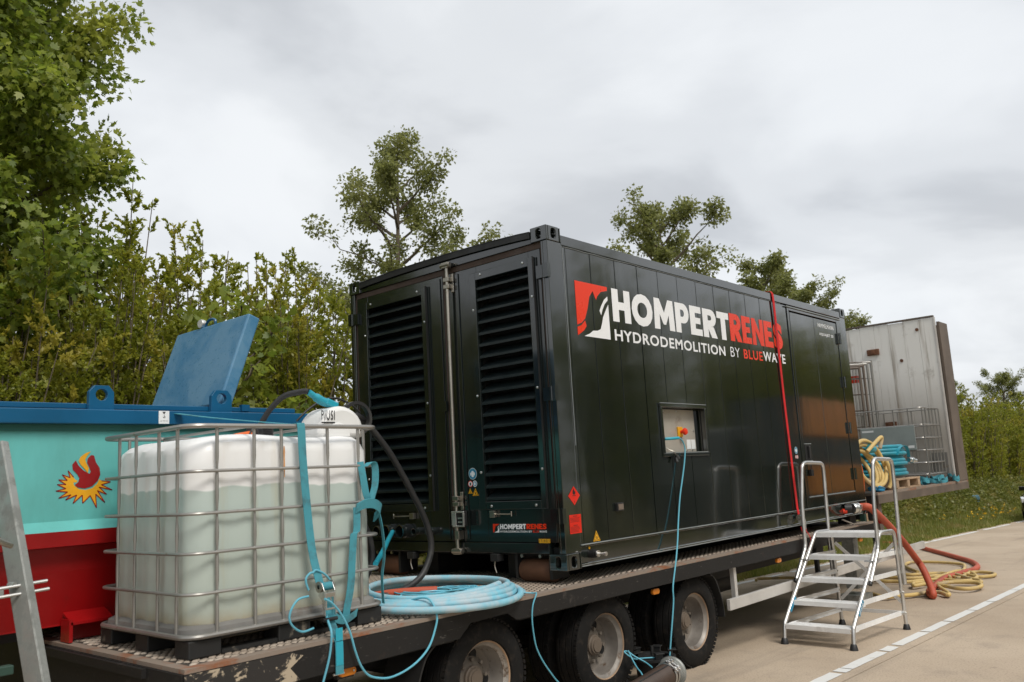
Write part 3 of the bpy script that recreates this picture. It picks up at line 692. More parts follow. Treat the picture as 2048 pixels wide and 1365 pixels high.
# side rails
part('roof_rail', MB().box(.179, L - .179, .004, .064, H - .135, H - .055), BK, ct, bevel=.004)
part('roof_rail', MB().box(.179, L - .179, B - .064, B - .004, H - .135, H - .055), BK, ct, bevel=.004)
br = MB().prism([(.012, .165), (.000, .165), (.000, .158), (.022, .150), (.022, .035), (.004, .028), (.004, .010), (.06, .010), (.06, .165)], lambda u, v, w: (w, u, v), .179, L - .179)
part('bottom_rail', br, BK, ct)
part('rail_lip', MB().box(.185, L - .03, -.004, .010, .1655, .172), M['weld'], ct, 'scuffed pale upper lip of the bottom rail')
part('rail_lip', MB().box(.18, L - .18, .0, .0035, .012, .019).box(.18, L - .18, .0, .0035, .028, .031), M['weld'], ct)
part('bottom_rail', MB().box(.179, L - .179, B - .06, B - .004, .01, .165), BK, ct)
part('roof_sheet', MB().box(.03, L - .03, .06, B - .06, H - .075, H - .062), BK, ct)
rm = MB().prism([(-.07, 0), (-.045, .020), (.045, .020), (.07, 0)], lambda u, v, w: (u, w, v), .055, B - .055).mesh('roof_rib', BK)
for i in range(17): inst('roof_rib', rm, ct, (.33 + i * .338, 0, H - .0545))
part('weld_seam', MB().tube([(.195, .008, H - .137), (.2, .003, 2.0), (.2, .003, .9)], .0028, 5), M['weld'], ct)
part('weld_seam', MB().tube(np.array([(.21 + .14 * i, .010, H - .141 + random.uniform(-.004, .004)) for i in range(29)]), .0035, 5), M['weld'], ct)
# side wall: separate vertical sheets with open joints, one cut round the control recess
seams = [.20, .235, .56, .904, 1.243, 1.574, 1.908, 2.252, 2.595, 2.93, 3.27, 3.607, 3.944, 4.285]
RX0, RX1, RZ0, RZ1 = 1.455, 2.18, .823, 1.218
zb, zt = .173, H - .145
part('wall_backing', MB().box(.19, RX0, .036, .05, zb, zt).box(RX1, 4.285, .036, .05, zb, zt).box(RX0, RX1, .036, .05, zb, RZ0).box(RX0, RX1, .036, .05, RZ1, zt), M['void'], ct)
for a, b in zip(seams[1:-1], seams[2:]):
    g = .004; x0, x1 = a + g, b - g; mb = MB()
    if x1 < RX0 or x0 > RX1: mb.box(x0, x1, .014, .0355, zb, zt)
    else:
        c0, c1 = max(x0, RX0), min(x1, RX1)
        mb.box(c0, c1, .014, .0355, zb, RZ0); mb.box(c0, c1, .014, .0355, RZ1, zt)
        if x0 < RX0: mb.box(x0, RX0 - .0005, .014, .0355, zb, zt)
        if x1 > RX1: mb.box(RX1 + .0005, x1, .014, .0355, zb, zt)
    part('side_panel', mb, BK, ct, bevel=.003 if not (x0 < RX1 and x1 > RX0) else 0)
part('side_panel', MB().box(.192, .231, .012, .0355, zb, zt), BK, ct)
# far long wall and front end
part('far_wall', MB().box(.19, L - .19, B - .05, B - .02, .165, H - .13), BK, ct)
part('front_wall', MB().box(L - .05, L - .02, .05, B - .05, .12, H - .12), BK, ct)
part('floor', MB().box(.06, L - .06, .06, B - .06, .10, .16), M['void'], ct)
# control recess
rc = part('control_recess', MB().box(RX0 - .004, RX1 + .004, .10, .115, RZ0 - .004, RZ1 + .004)
          .box(RX0 - .006, RX0 - .001, .010, .10, RZ0, RZ1).box(RX1 + .001, RX1 + .006, .010, .10, RZ0, RZ1).box(RX0, RX1, .010, .10, RZ1 + .001, RZ1 + .006).box(RX0, RX1, .010, .10, RZ0 - .006, RZ0 - .001), BK, ct)
part('frame', MB().box(1.421, 2.204, -.006, .012, RZ1 + .003, 1.252).box(1.421, 2.204, -.006, .012, .792, RZ0 - .003).box(1.421, RX0 - .003, -.006, .012, .82, 1.22).box(RX1 + .003, 2.204, -.006, .012, .82, 1.22), BK, rc, bevel=.003)
part('frame_lip', MB().box(1.415, 2.21, -.009, .0, 1.2525, 1.258).box(1.45, 2.18, -.0075, .0, RZ0 - .002, RZ0 + .004), M['weld'], rc)
cp = part('control_panel', MB().box(1.475, 2.13, .085, .098, .83, 1.212), M['steel_box'], ct, bevel=.003)
part('panel_edge', MB().box(1.54, 1.543, .0835, .085, .835, 1.208), M['ink'], cp)
bm = MB().cyl((0, 0, 0), (0, -.006, 0), .008, 8).mesh('panel_screw', M['zincplate'])
for x, z in ((1.60, 1.195), (1.82, 1.195), (2.05, .845), (1.70, .845), (1.95, .84), (2.10, 1.02)): inst('panel_screw', bm, cp, (x, .085, z))
es = part('emergency_stop', MB().box(1.81, 1.89, .070, .085, .965, 1.055), M['yellow'], ct, bevel=.003)
part('stop_button', MB().lathe([(.016, 0), (.016, .03), (.030, .032), (.032, .045), (.026, .056), (0, .06)], (1.855, .07, 1.01), (0, -1, 0), 18), M['red_vinyl'], es, smooth=True)
for x in (1.965, 2.045): 
    q = part('panel_label', MB().box(x, x + .07, .083, .085, .855, .94), M['white_label'], cp)
part('panel_label', MB().box(1.492, 1.535, .0835, .085, .965, .995), M['white_label'], cp)
for z in (.945, .880): part('socket', MB().cyl((1.50, .085, z), (1.50, .045, z), .022, 14).cyl((1.50, .06, z), (1.50, .05, z), .027, 14), M['ink'], cp, smooth=True)
part('socket_cap', MB().cyl((1.59, -.02, .80), (1.60, -.035, .765), .017, 12).cyl((1.585, -.02, .775), (1.575, -.03, .74), .015, 12), M['ink'], cp, smooth=True)
part('cap_chain', MB().tube(spline([(1.52, .05, .88), (1.545, .02, .85), (1.57, -.012, .83), (1.59, -.02, .80)], 4), .004, 5), M['chrome'], cp)
# side door
DX0, DX1, DZ0, DZ1 = 4.30, 5.835, .262, 2.43
part('door_surround', MB().box(4.289, 4.335, .004, .036, zb, zt).box(5.745, 5.868, .004, .036, zb, zt).box(4.336, 5.744, .004, .036, 2.392, zt).box(4.336, 5.744, .004, .036, zb, .286), BK, ct, bevel=.003)
part('door_gap', MB().box(4.28, 5.86, .0385, .05, .2, 2.44), M['void'], ct)
sd = part('side_door', MB().box(4.352, 5.017, .006, .034, .298, 2.374).box(5.023, 5.722, .006, .034, .298, 2.374), BK, ct, bevel=.004)
part('rain_gutter', MB().box(4.25, 5.86, -.012, .004, 2.425, 2.437), M['weld'], sd)
part('door_edge_trim', MB().box(4.36, 5.72, .0, .006, .288, .296), M['weld'], sd)
hm = MB().box(-.03, .03, -.020, .0, -.065, .065).cyl((.02, -.02, -.07), (.02, -.02, .07), .014, 10).mesh('hinge', BK)
for z in (2.18, 1.63, 1.06, .50): inst('hinge', hm, sd, (5.735, .004, z))
part('handle_recess', MB().box(4.37, 4.535, .0035, .006, .69, .872), M['void'], sd)
part('door_handle', MB().box(4.43, 4.47, -.022, .0035, .72, .85), M['ink'], sd, bevel=.005)
part('handle_frame', MB().box(4.362, 4.543, -.002, .0055, .872, .880).box(4.362, 4.543, -.002, .0055, .682, .690), M['weld'], sd)
part('padlock', MB().box(4.40, 4.46, -.03, -.005, .52, .59).tube(spline([(4.41, -.017, .59), (4.41, -.017, .62), (4.43, -.017, .64), (4.45, -.017, .62), (4.45, -.017, .59)], 4), .005, 6), M['ink'], sd)
# small fittings on the side
part('socket_box', MB().box(.664, .752, -.012, .013, .382, .445), M['ink'], ct, bevel=.003)
part('socket_face', MB().box(.675, .742, -.0145, -.0125, .392, .436), M['hub'], ct)
for dx_ in (0, .02): pass
pl = part('drain_valve', MB().cyl((.31, .021, .095), (.31, -.03, .095), .032, 14).cyl((.31, -.03, .095), (.31, -.05, .095), .026, 14), M['ink'], ct, smooth=True)
part('valve_stem', MB().cyl((.31, -.05, .095), (.31, -.06, .095), .024, 14).cyl((.31, -.06, .095), (.31, -.115, .095), .009, 10).cyl((.31, -.115, .095), (.31, -.13, .095), .016, 10), M['polish'], pl, smooth=True)
part('valve_tag', MB().cyl((.305, .0215, .137), (.305, .019, .137), .010, 12), M['yellow'], ct)
# ------------- end face
XD = .02
part('header', MB().box(.012, .07, .163, B - .163, 2.475, H - .035), M['door'], ct)
hl = MB(); n = 18
lip = [(-.004, .160 + (B - .32) * i / n, H - .030 + .028 * math.sin(PI * i / n) ** .7) for i in range(n + 1)]
hl.ribbon(np.array(lip) + V(.02, 0, 0), (1, 0, 0), .06, .006)
hl.add([(-.010, p[1], p[2]) for p in lip] + [(-.010, p[1], p[2] - .05) for p in lip] + [(-.004, p[1], p[2]) for p in lip] + [(-.004, p[1], p[2] - .05) for p in lip],
       [(i, i + 1, n + 2 + i, n + 1 + i) for i in range(n)] + [(2 * (n + 1) + i + 1, 2 * (n + 1) + i, 3 * (n + 1) + i, 3 * (n + 1) + i + 1) for i in range(n)] + [(n + 1 + i, n + 2 + i, 3 * (n + 1) + i + 1, 3 * (n + 1) + i) for i in range(n)])
part('roof_lip', hl, M['ink'], ct)
part('sill', MB().box(.006, .09, .163, B - .163, .118, .195), M['door'], ct, bevel=.003)
part('gasket', MB().box(.026, .04, .075, B - .075, 2.425, 2.472), M['gasket'], ct)
for y in ((.052, .088), (1.150, 1.178), (B - .088, B - .052)): part('gasket', MB().box(.024, .04, y[0], y[1], .20, 2.424), M['gasket'], ct)
def enddoor(y0, y1, oy0, oy1, fy0, fy1):
    oz0, oz1 = .51, 2.30; fz0, fz1 = .447, 2.366
    d = part('end_door', MB().box(XD, .06, y0, oy0, .20, 2.42).box(XD, .06, oy1, y1, .20, 2.42).box(XD, .06, oy0, oy1, .20, oz0).box(XD, .06, oy0, oy1, oz1, 2.42), M['door'], ct, bevel=.003)
    part('louvre_frame', MB().box(.004, XD - .001, fy0, oy0, fz0, fz1).box(.004, XD - .001, oy1, fy1, fz0, fz1).box(.004, XD - .001, oy0, oy1, fz0, oz0).box(.004, XD - .001, oy0, oy1, oz1, fz1), M['door'], d, bevel=.003)
    part('frame_edge', MB().box(-.012, .004, fy0 - .006, fy0 - .001, fz0, fz1), M['ink'], d)
    part('backing', MB().box(.16, .17, oy0 - .03, oy1 + .03, .45, 2.34), M['void'], d)
    part('duct', MB().box(.0605, .16, oy0 - .03, oy0 - .001, .45, 2.34).box(.0605, .16, oy1 + .001, oy1 + .03, .45, 2.34), M['void'], d)
    sl = MB().prism([(-.052, -.030), (-.045, -.038), (.055, .034), (.053, .040)], lambda u, v, w: (u, w, v), oy0 + .001, oy1 - .001).box(-.054, -.048, oy0 + .001, oy1 - .001, -.047, -.029).mesh('louvre_slat', M['louvre'])
    for i in range(19):
        z = oz0 + .055 + i * .0945
        if z < oz1 - .02: inst('louvre_slat', sl, d, (.068, 0, z))
    rv = MB().lathe([(.011, 0), (.010, .006), (.005, .009), (0, .009)], (0, 0, 0), (-1, 0, 0), 10).mesh('rivet', M['zincplate'], smooth=True)
    for z in (2.055, 1.35, .74): 
        inst('rivet', rv, d, (.004, (fy0 + oy0) / 2, z)); inst('rivet', rv, d, (.004, (fy1 + oy1) / 2, z))
    for y in (oy0 + .05, oy1 - .06):
        inst('rivet', rv, d, (.004, y, 2.338)); inst('rivet', rv, d, (.004, y, .475))
    return d
dl = enddoor(1.180, B - .092, 1.440, 2.190, 1.374, 2.250)
dr = enddoor(.092, 1.148, .210, .780, .150, .850)
part('overlap_strip', MB().box(.010, .018, 1.205, 1.235, .22, 2.40), M['door'], dl, bevel=.002)
part('overlap_strip', MB().box(.010, .018, .985, 1.02, .22, 2.40), M['door'], dr, bevel=.002)
part('end_stay', MB().box(-.012, .018, 1.165, 1.225, 1.26, 1.345), M['door'], dl, bevel=.003)
# hinges
hm = MB().box(-.016, .006, -.005, .07, -.05, .05).cyl((-.012, -.012, -.055), (-.012, -.012, .055), .016, 10).box(-.028, .01, -.055, -.026, -.055, .055).mesh('hinge', M['door'])
for z in (2.232, 1.29, .39):
    inst('hinge', hm, dr, (.012, .052, z)); inst('hinge', hm, dl, (.012, B - .052, z), (PI, 0, 0))
# lock rod with its brackets and box
lr = part('lock_rod', MB().cyl((-.022, 1.092, .145), (-.022, 1.080, 2.49), .0165, 14), M['chrome'], ct, smooth=True)
for z, h in ((2.485, .05), (.128, .05)): part('rod_cam', MB().box(-.045, .004, 1.05, 1.125, z - h / 2, z + h / 2).cyl((-.03, 1.03, z), (-.03, 1.14, z), .022, 10), M['chrome'], lr, bevel=.004)
for z in (2.36, 2.30, .545, .50): part('rod_bracket', MB().box(-.042, .018, 1.045, 1.112, z - .018, z + .018).box(-.002, .018, 1.03, 1.06, z - .05, z + .05), M['chrome'], lr, bevel=.004)
part('lock_box', MB().box(-.06, -.002, .985, 1.115, .325, .445), M['ink'], lr, bevel=.006)
part('lock_cover', MB().box(-.072, -.061, .960, 1.10, .432, .446).box(-.072, -.061, .960, 1.09, .322, .334).box(-.070, -.061, 1.05, 1.10, .334, .432).box(-.08, -.061, .955, .968, .334, .432), M['polish'], lr, bevel=.003)
part('lock_slot', MB().box(-.068, -.0615, .985, 1.03, .385, .395).box(-.068, -.0615, .985, 1.03, .355, .365), M['polish'], lr)
part('rod_bracket', MB().box(-.042, .018, 1.055, 1.10, .22, .29), M['chrome'], lr, bevel=.004)
# small door stays
for (ya, yb, z, par) in ((.704, .509, .415, dr), (1.647, 1.89, .411, dl)):
    part('door_latch', MB().cyl((-.004, ya, z), (-.004, yb, z - .003), .006, 8).box(-.016, .018, ya - .025, ya + .025, z - .026, z + .024).cyl((-.004, yb, z - .02), (-.004, yb, z + .018), .006, 8), M['chrome'], par, bevel=.003)
# cable pipes in the lower left of the door
for y, r in ((2.07, .05), (1.949, .058), (1.763, .058), (1.583, .028), (1.407, .028)):
    part('pipe_stub', MB().lathe([(r * .78, .0), (r * .80, .075), (r, .078), (r, .06), (r * .9, .056), (r * .9, .03), (r * 1.05, .028), (r * 1.05, 0)], (.02, y, .285), (-1, 0, 0), 24).lathe([(r * .79, .004), (0, .004)], (.02, y, .285), (-1, 0, 0), 24), M['door'], dl, smooth=True)
# rollers under the end
for y0, y1 in ((.205, .505), (1.90, 2.21)):
    ro = part('roller', MB().lathe([(0, 0), (.078, 0), (.086, .012), (.086, y1 - y0 - .012), (.078, y1 - y0), (0, y1 - y0)], (.12, y0, -.012), (0, 1, 0), 28), M['rust'], ct, smooth=True)
    part('roller_bracket', MB().box(.04, .24, y0 - .03, y0 - .006, -.07, .115), M['frame_black'], ro); part('roller_bracket', MB().box(.04, .24, y1 + .006, y1 + .03, -.07, .115), M['frame_black'], ro)
    for yy in (y0 + .06, y1 - .06): part('roller_bolt', MB().cyl((.03, yy, .10), (.015, yy, .10), .014, 8), M['chrome'], ro)
for y in (1.674, .70):
    part('tow_eye', MB().box(-.02, .05, y - .04, y + .04, .055, .112), M['frame_black'], ct, bevel=.004)
    part('pin_chain', MB().tube(spline([(-.01, y, .055), (-.012, y + .003, .02), (-.008, y - .01, -.03)], 4), .005, 6), M['chrome'], ct)
part('under_frame', MB().box(.25, L - .2, .66, .80, -.0985, .1).box(.25, L - .2, 1.62, 1.76, -.0985, .1).box(5.7, 5.9, .1, .25, -.0985, .02), M['frame_black'], ct)

# ------------------------------------------------------------------ writing
TXT = {}
def text_mesh(s, bold=0., spacing=1.):
    if (s, bold, spacing) in TXT: return TXT[(s, bold, spacing)]
    cu = bpy.data.curves.new('lettering', 'FONT'); cu.body = s; cu.offset = bold; cu.space_character = spacing; cu.resolution_u = 4
    ob = bpy.data.objects.new('lettering', cu); COL.objects.link(ob)
    dg = bpy.context.evaluated_depsgraph_get(); dg.update()
    me = bpy.data.meshes.new_from_object(ob.evaluated_get(dg), depsgraph=dg)
    vs = np.array([tuple(v.co)[:2] for v in me.vertices], float); fs = [tuple(int(i) for i in p.vertices) for p in me.polygons]
    bpy.data.meshes.remove(me); bpy.data.objects.remove(ob, do_unlink=True); bpy.data.curves.remove(cu)
    lo, hi = vs.min(0), vs.max(0)
    TXT[(s, bold, spacing)] = ((vs - lo) / (hi - lo), fs)
    return TXT[(s, bold, spacing)]
def letters(s, u0, u1, v0, v1, fn, mat, parent, bold=0., spacing=1., name='lettering', skew=0.):
    """flat print filling u0..u1, v0..v1; fn(u, v) -> point"""
    vs, fs = text_mesh(s, bold, spacing); mb = MB()
    mb.add([fn(u0 + (u1 - u0) * a + skew * b, v0 + (v1 - v0) * b) for a, b in vs], fs)
    return part(name, mb, mat, parent)
SIDE = lambda u, v: (u, .0120, v)
SIDEP = lambda u, v: (u, .0045, v)
ENDF = lambda u, v: (.0035, u, v)
# heavy name: each letter fills its own width, as in the photograph
def word(s, u0, u1, v0, v1, fn, mat, parent, bold, gap, wid, ov=True):
    tot = sum(wid[c] for c in s); k = (u1 - u0 - math.copysign(gap, u1 - u0) * (len(s) - 1)) / tot; u = u0
    for c in s:
        w = wid[c] * k; d = .012 * (v1 - v0) if c in 'OS' else 0
        if c in BLK: letters_block(c, u, u + w, v0, v1, fn, mat, parent)
        else: letters(c, u, u + w, v0 - d, v1 + d, fn, mat, parent, bold, name='letter')
        u += w + math.copysign(gap, u1 - u0)
BLK = {
    'H': [[(0, 0), (0, 1), (.345, 1), (.345, .615), (.655, .615), (.655, 1), (1, 1), (1, 0), (.655, 0), (.655, .375), (.345, .375), (.345, 0)]],
    'M': [[(0, 0), (.04, 1), (.29, 1), (.5, .56), (.71, 1), (.96, 1), (1, 0), (.735, 0), (.72, .50), (.56, .17), (.44, .17), (.28, .50), (.265, 0)]],
    'E': [[(0, 0), (0, 1), (.96, 1), (.96, .775), (.44, .775), (.44, .612), (.88, .612), (.88, .40), (.44, .40), (.44, .225), (1, .225), (1, 0)]],
    'T': [[(.305, 0), (.305, .76), (0, .76), (0, 1), (1, 1), (1, .76), (.695, .76), (.695, 0)]],
    'N': [[(0, 0), (0, 1), (.30, 1), (.69, .46), (.69, 1), (1, 1), (1, 0), (.71, 0), (.31, .56), (.31, 0)]]}
def bowl(b):
    n = 10; ro, ri = (1 - b) / 2, (1 - b) / 2 - .215; cyy = (1 + b) / 2; out = [(.38, 1)] + [(.60 + .40 * math.sin(PI * i / n), cyy + ro * math.cos(PI * i / n)) for i in range(n + 1)] + [(.38, b)]
    inn = [(.38, cyy + ri)] + [(.52 + .13 * math.sin(PI * i / n), cyy + ri * math.cos(PI * i / n)) for i in range(n + 1)] + [(.38, cyy - ri)]
    return [[out[i], out[i + 1], inn[i + 1], inn[i]] for i in range(n + 2)]
BLK['P'] = [[(0, 0), (0, 1), (.38, 1), (.38, 0)]] + bowl(.33)
BLK['R'] = [[(0, 0), (0, 1), (.38, 1), (.38, 0)]] + bowl(.39) + [[(.38, .30), (.38, .389), (.78, .389), (1.03, 0), (.60, 0)]]
def letters_block(c, u0, u1, v0, v1, fn, mat, parent):
    mb = MB()
    for pl in BLK[c]: mb.poly([fn(u0 + (u1 - u0) * a, v0 + (v1 - v0) * b) for a, b in pl])
    return part('letter', mb, mat, parent)
WID = dict(H=.95, O=1.16, M=1.22, P=.86, E=.78, R=.93, T=.86, N=1.02, S=.86)
EMB_C = [(.995, .665), (.90, .545), (.80, .40), (.76, .29), (.70, .17), (.61, .135), (.46, .12), (.36, .06), (.19, .0), (.995, .0)]
sign = part('side_lettering', MB().poly([SIDE(.334 + .442 * u, 1.757 + .440 * v) for u, v in EMB_C]), M['white_vinyl'], ct)
word('HOMPERT', .832, 2.862, 1.918, 2.198, SIDE, M['white_vinyl'], sign, .062, .022, WID)
word('RENES', 2.880, 4.108, 1.922, 2.208, SIDE, M['red_vinyl'], sign, .062, .022, WID)
letters('HYDRODEMOLITION', .838, 2.735, 1.756, 1.852, SIDE, M['white_vinyl'], sign, .022, 1.12)
letters('BY', 2.846, 3.045, 1.760, 1.858, SIDE, M['white_vinyl'], sign, -.008, 1.05)
letters('BLUE', 3.130, 3.560, 1.758, 1.856, SIDE, M['red_vinyl'], sign, .022, 1.12)
letters('WAVE', 3.578, 4.125, 1.762, 1.866, SIDE, M['white_vinyl'], sign, .022, 1.12)
letters('HAMMELMANN', 5.136, 5.628, 2.279, 2.328, SIDEP, M['white_vinyl'], sign, .022, 1.08)
letters('AQUAJET 50', 5.158, 5.595, 2.168, 2.212, SIDEP, M['white_vinyl'], sign, .022, 1.08)
# emblem: a red block and a white block either side of a curling dark breaker
def emblem(fu, parent, s=1.):
    b = [(.985, .82), (.87, .745), (.77, .62), (.705, .52), (.75, .435), (.80, .545), (.88, .66), (.985, .745)]
    for nm, pl, mt in (('emblem_red', [(0, 1), (.99, 1), (.99, .93), (.78, .88), (.66, .78), (.62, .71), (.585, .76), (.53, .865), (.42, .75), (.34, .52), (.25, .33), (.14, .24), (0, .19)], 'red_vinyl'), ('emblem_white', b, 'white_vinyl'), ('emblem_red', [(0, .15), (.12, .19), (.24, .29), (.275, .19), (.2, .11), (.1, .05), (0, .0)], 'red_vinyl')):
        part(nm, MB().poly([fu(u, v) for u, v in pl]), M[mt], parent)
emblem(lambda u, v: SIDE(.334 + .442 * u, 1.757 + .440 * v), sign)
# the same mark, small, on the right hand end door
END2 = lambda u, v: (.0185, u, v)
es_ = part('door_lettering', MB().poly([END2(.730 - .066 * u, .272 + .066 * v) for u, v in EMB_C]), M['white_vinyl'], dr)
emblem(lambda u, v: END2(.730 - .066 * u, .272 + .066 * v), es_)
word('HOMPERT', .655, .388, .297, .336, END2, M['white_vinyl'], es_, .05, .002, WID)
word('RENES', .384, .186, .297, .336, END2, M['red_vinyl'], es_, .05, .002, WID)
letters('HYDRODEMOLITION BY', .655, .330, .272, .287, END2, M['white_vinyl'], es_, .02, 1.1)
letters('BLUE', .322, .262, .272, .287, END2, M['red_vinyl'], es_, .02, 1.1)
letters('WAVE', .258, .186, .272, .287, END2, M['white_vinyl'], es_, .02, 1.1)
yt = part('number_tag', MB().box(.0165, .0195, .160, .267, .196, .226), M['yellow'], dr)
letters('17197/1', .262, .165, .200, .222, lambda u, v: (.0160, u, v), M['ink'], yt, .01, 1.15)
# pictograms on the end: ear protection, no touching, manual, hand and warning triangles
def disc(cu, cv, r, fn, d0, n=28): return MB().poly([fn(cu + r * math.cos(2 * PI * i / n), cv + r * math.sin(2 * PI * i / n), d0) for i in range(n)])
EF = lambda u, v, d: (.0188 - d, 1.86 - u, v)   # looking at the end face, u runs left to right
SF = lambda u, v, d: (u, .0035 - d, v)
def ears(cu, cv, r, fn, parent):
    p = part('pictogram', disc(cu, cv, r, fn, .0), M['white_label'], parent); part('pictogram_disc', disc(cu, cv, r * .93, fn, .0006), M['blue_label'], p)
    m_ = MB().poly([fn(cu + r * .82 * x, cv + r * .82 * y, .0012) for x, y in ((-.33, -.55), (-.42, -.1), (-.38, .35), (-.2, .6), (.2, .6), (.38, .35), (.42, -.1), (.33, -.55), (.2, -.72), (-.2, -.72))])
    part('head', m_, M['white_label'], p)
    part('ear_cup', MB().poly([fn(cu + r * x, cv + r * y, .0018) for x, y in ((-.58, -.3), (-.58, .2), (-.36, .2), (-.36, -.3))]).poly([fn(cu + r * x, cv + r * y, .0018) for x, y in ((.36, -.3), (.36, .2), (.58, .2), (.58, -.3))]), M['white_label'], p)
    return p
def ring(cu, cv, r, fn, parent, c1, c2):
    p = part('pictogram', disc(cu, cv, r, fn, .0), M[c1], parent); part('pictogram_disc', disc(cu, cv, r * .78, fn, .0006), M[c2], p)
    part('pictogram_figure', MB().poly([fn(cu + r * x, cv + r * y, .0012) for x, y in ((-.3, -.5), (-.35, .2), (-.1, .5), (.25, .45), (.35, -.1), (.2, -.5))]), M['ink' if c2 == 'white_label' else 'white_label'], p)
def warn(cu, cv, r, fn, parent):
    t = lambda k: [fn(cu + r * k * math.cos(R(90 + 120 * i)), cv + r * k * math.sin(R(90 + 120 * i)), (1 - k) * .004) for i in range(3)]
    p = part('warning_label', MB().poly(t(1)), M['yellow'], parent); part('border', MB().poly(t(.78)), M['ink'], p); part('field', MB().poly(t(.62)), M['yellow'], p)
    part('warning_figure', MB().poly([fn(cu + r * x, cv + r * y, .002) for x, y in ((-.16, -.2), (-.1, .1), (.0, .25), (.1, .1), (.16, -.2))]), M['ink'], p)
ears(.935, .735, .046, lambda u, v, d: EF(u, v, d), dr)
ring(.904, .655, .025, EF, dr, 'red_label', 'white_label'); ring(.955, .655, .025, EF, dr, 'white_label', 'blue_label')
warn(.899, .592, .028, EF, dr); warn(.957, .580, .040, EF, dr)
SFA = lambda u, v, d: (u, .0113 - d, v); SFB = lambda u, v, d: (u, .0033 - d, v); SFC = lambda u, v, d: (u, .0036 - d, v)
warn(.394, .205, .052, SFA, ct)
ears(4.15, .808, .040, SFA, ct); ring(4.13, .737, .019, SFA, ct, 'red_label', 'white_label'); ring(4.17, .737, .019, SFA, ct, 'white_label', 'red_label')
dm = part('hazard_diamond', MB().poly([SFC(.139, .600, 0), SFC(.068, .530, 0), SFC(.139, .460, 0), SFC(.210, .530, 0)]), M['red_label'], ct)
part('flame', MB().poly([SFC(x, z, .0008) for x, z in ((.139, .585), (.127, .568), (.122, .552), (.128, .540), (.139, .536), (.151, .540), (.156, .552), (.150, .566), (.143, .562))]), M['ink'], dm)
part('flame_base', MB().poly([SFC(x, z, .0008) for x, z in ((.118, .532), (.160, .532), (.160, .528), (.118, .528))]), M['ink'], dm)
letters('3', .134, .144, .478, .492, lambda u, v: SFC(u, v, .0008), M['ink'], dm)
rl = part('danger_label', MB().poly([SFC(.065, .257, 0), SFC(.205, .257, 0), SFC(.205, .393, 0), SFC(.065, .393, 0)]), M['red_label'], ct)
tx = MB()
for z in (.384, .370, .361, .352, .343, .318, .306, .297, .288, .279, .270):
    h = .004 if z in (.384, .318) else .0022; w0, w1 = (.110, .160) if z in (.384, .318) else (.074, .194 - random.random() * .03)
    tx.poly([SFC(w0, z - h, .0008), SFC(w1, z - h, .0008), SFC(w1, z, .0008), SFC(w0, z, .0008)])
part('small_print', tx, M['ink'], rl, kind='stuff')
# ================================================================== IBC TANK on the trailer
ib = root('ibc_tank', 'caged white plastic liquid tank half full of pale green water on a black pallet', 'liquid tank', (-2.2, .635, ZD), 'C')
X0, X1, Y0, Y1 = -2.80, -1.60, .135, 1.135
mb = MB(); rings = []
for z, ins, r in ((-.045, .10, .10), (-.03, .05, .12), (.0, .022, .13), (.06, .012, .13), (.2, .010, .13), (.34, .014, .13), (.5, .010, .13), (.66, .015, .13), (.82, .014, .13), (.90, .015, .13), (.945, .026, .14), (.972, .052, .15), (.988, .10, .16), (.995, .22, .2)):
    lp = rrect(X0 + ins + .012, X1 - ins - .012, Y0 + ins + .012, Y1 - ins - .012, r, 6); pts = []
    # resample with straight runs so the walls can bulge between the bars
    full = []
    for i in range(len(lp)):
        a, b = lp[i], lp[(i + 1) % len(lp)]; n_ = 16 if i % 7 == 6 else 1
        for k in range(n_): full.append((a[0] + (b[0] - a[0]) * k / n_, a[1] + (b[1] - a[1]) * k / n_))
    cx0, cy0 = (X0 + X1) / 2, (Y0 + Y1) / 2
    for i, (x, y) in enumerate(full):
        wob = .008 * math.sin(x * 30) + .007 * math.sin(y * 33) if 0 < z < .93 else 0
        dz = 0 if z < .93 else .010 * math.sin(x * 7.5 + 1) + .006 * math.sin(y * 9)
        dd = math.hypot(x - cx0, y - cy0); pts.append((x + (x - cx0) / dd * wob, y + (y - cy0) / dd * wob, z + dz))
    rings.append(pts)
n_ = len(rings[0]); vs = [p for r in rings for p in r]; fs = []
for i in range(len(rings) - 1):
    for k in range(n_): l = (k + 1) % n_; fs.append((i * n_ + k, i * n_ + l, (i + 1) * n_ + l, (i + 1) * n_ + k))
fs.append(tuple(range(n_))[::-1]); fs.append(tuple((len(rings) - 1) * n_ + k for k in range(n_)))
part('bottle', MB().add(vs, fs), M['ibc'], ib, smooth=True)
part('filler_cap', MB().lathe([(.09, 0), (.09, .035), (.08, .045), (0, .045)], (-2.15, .66, .99), (0, 0, 1), 24), M['hose_black'], ib, smooth=True)
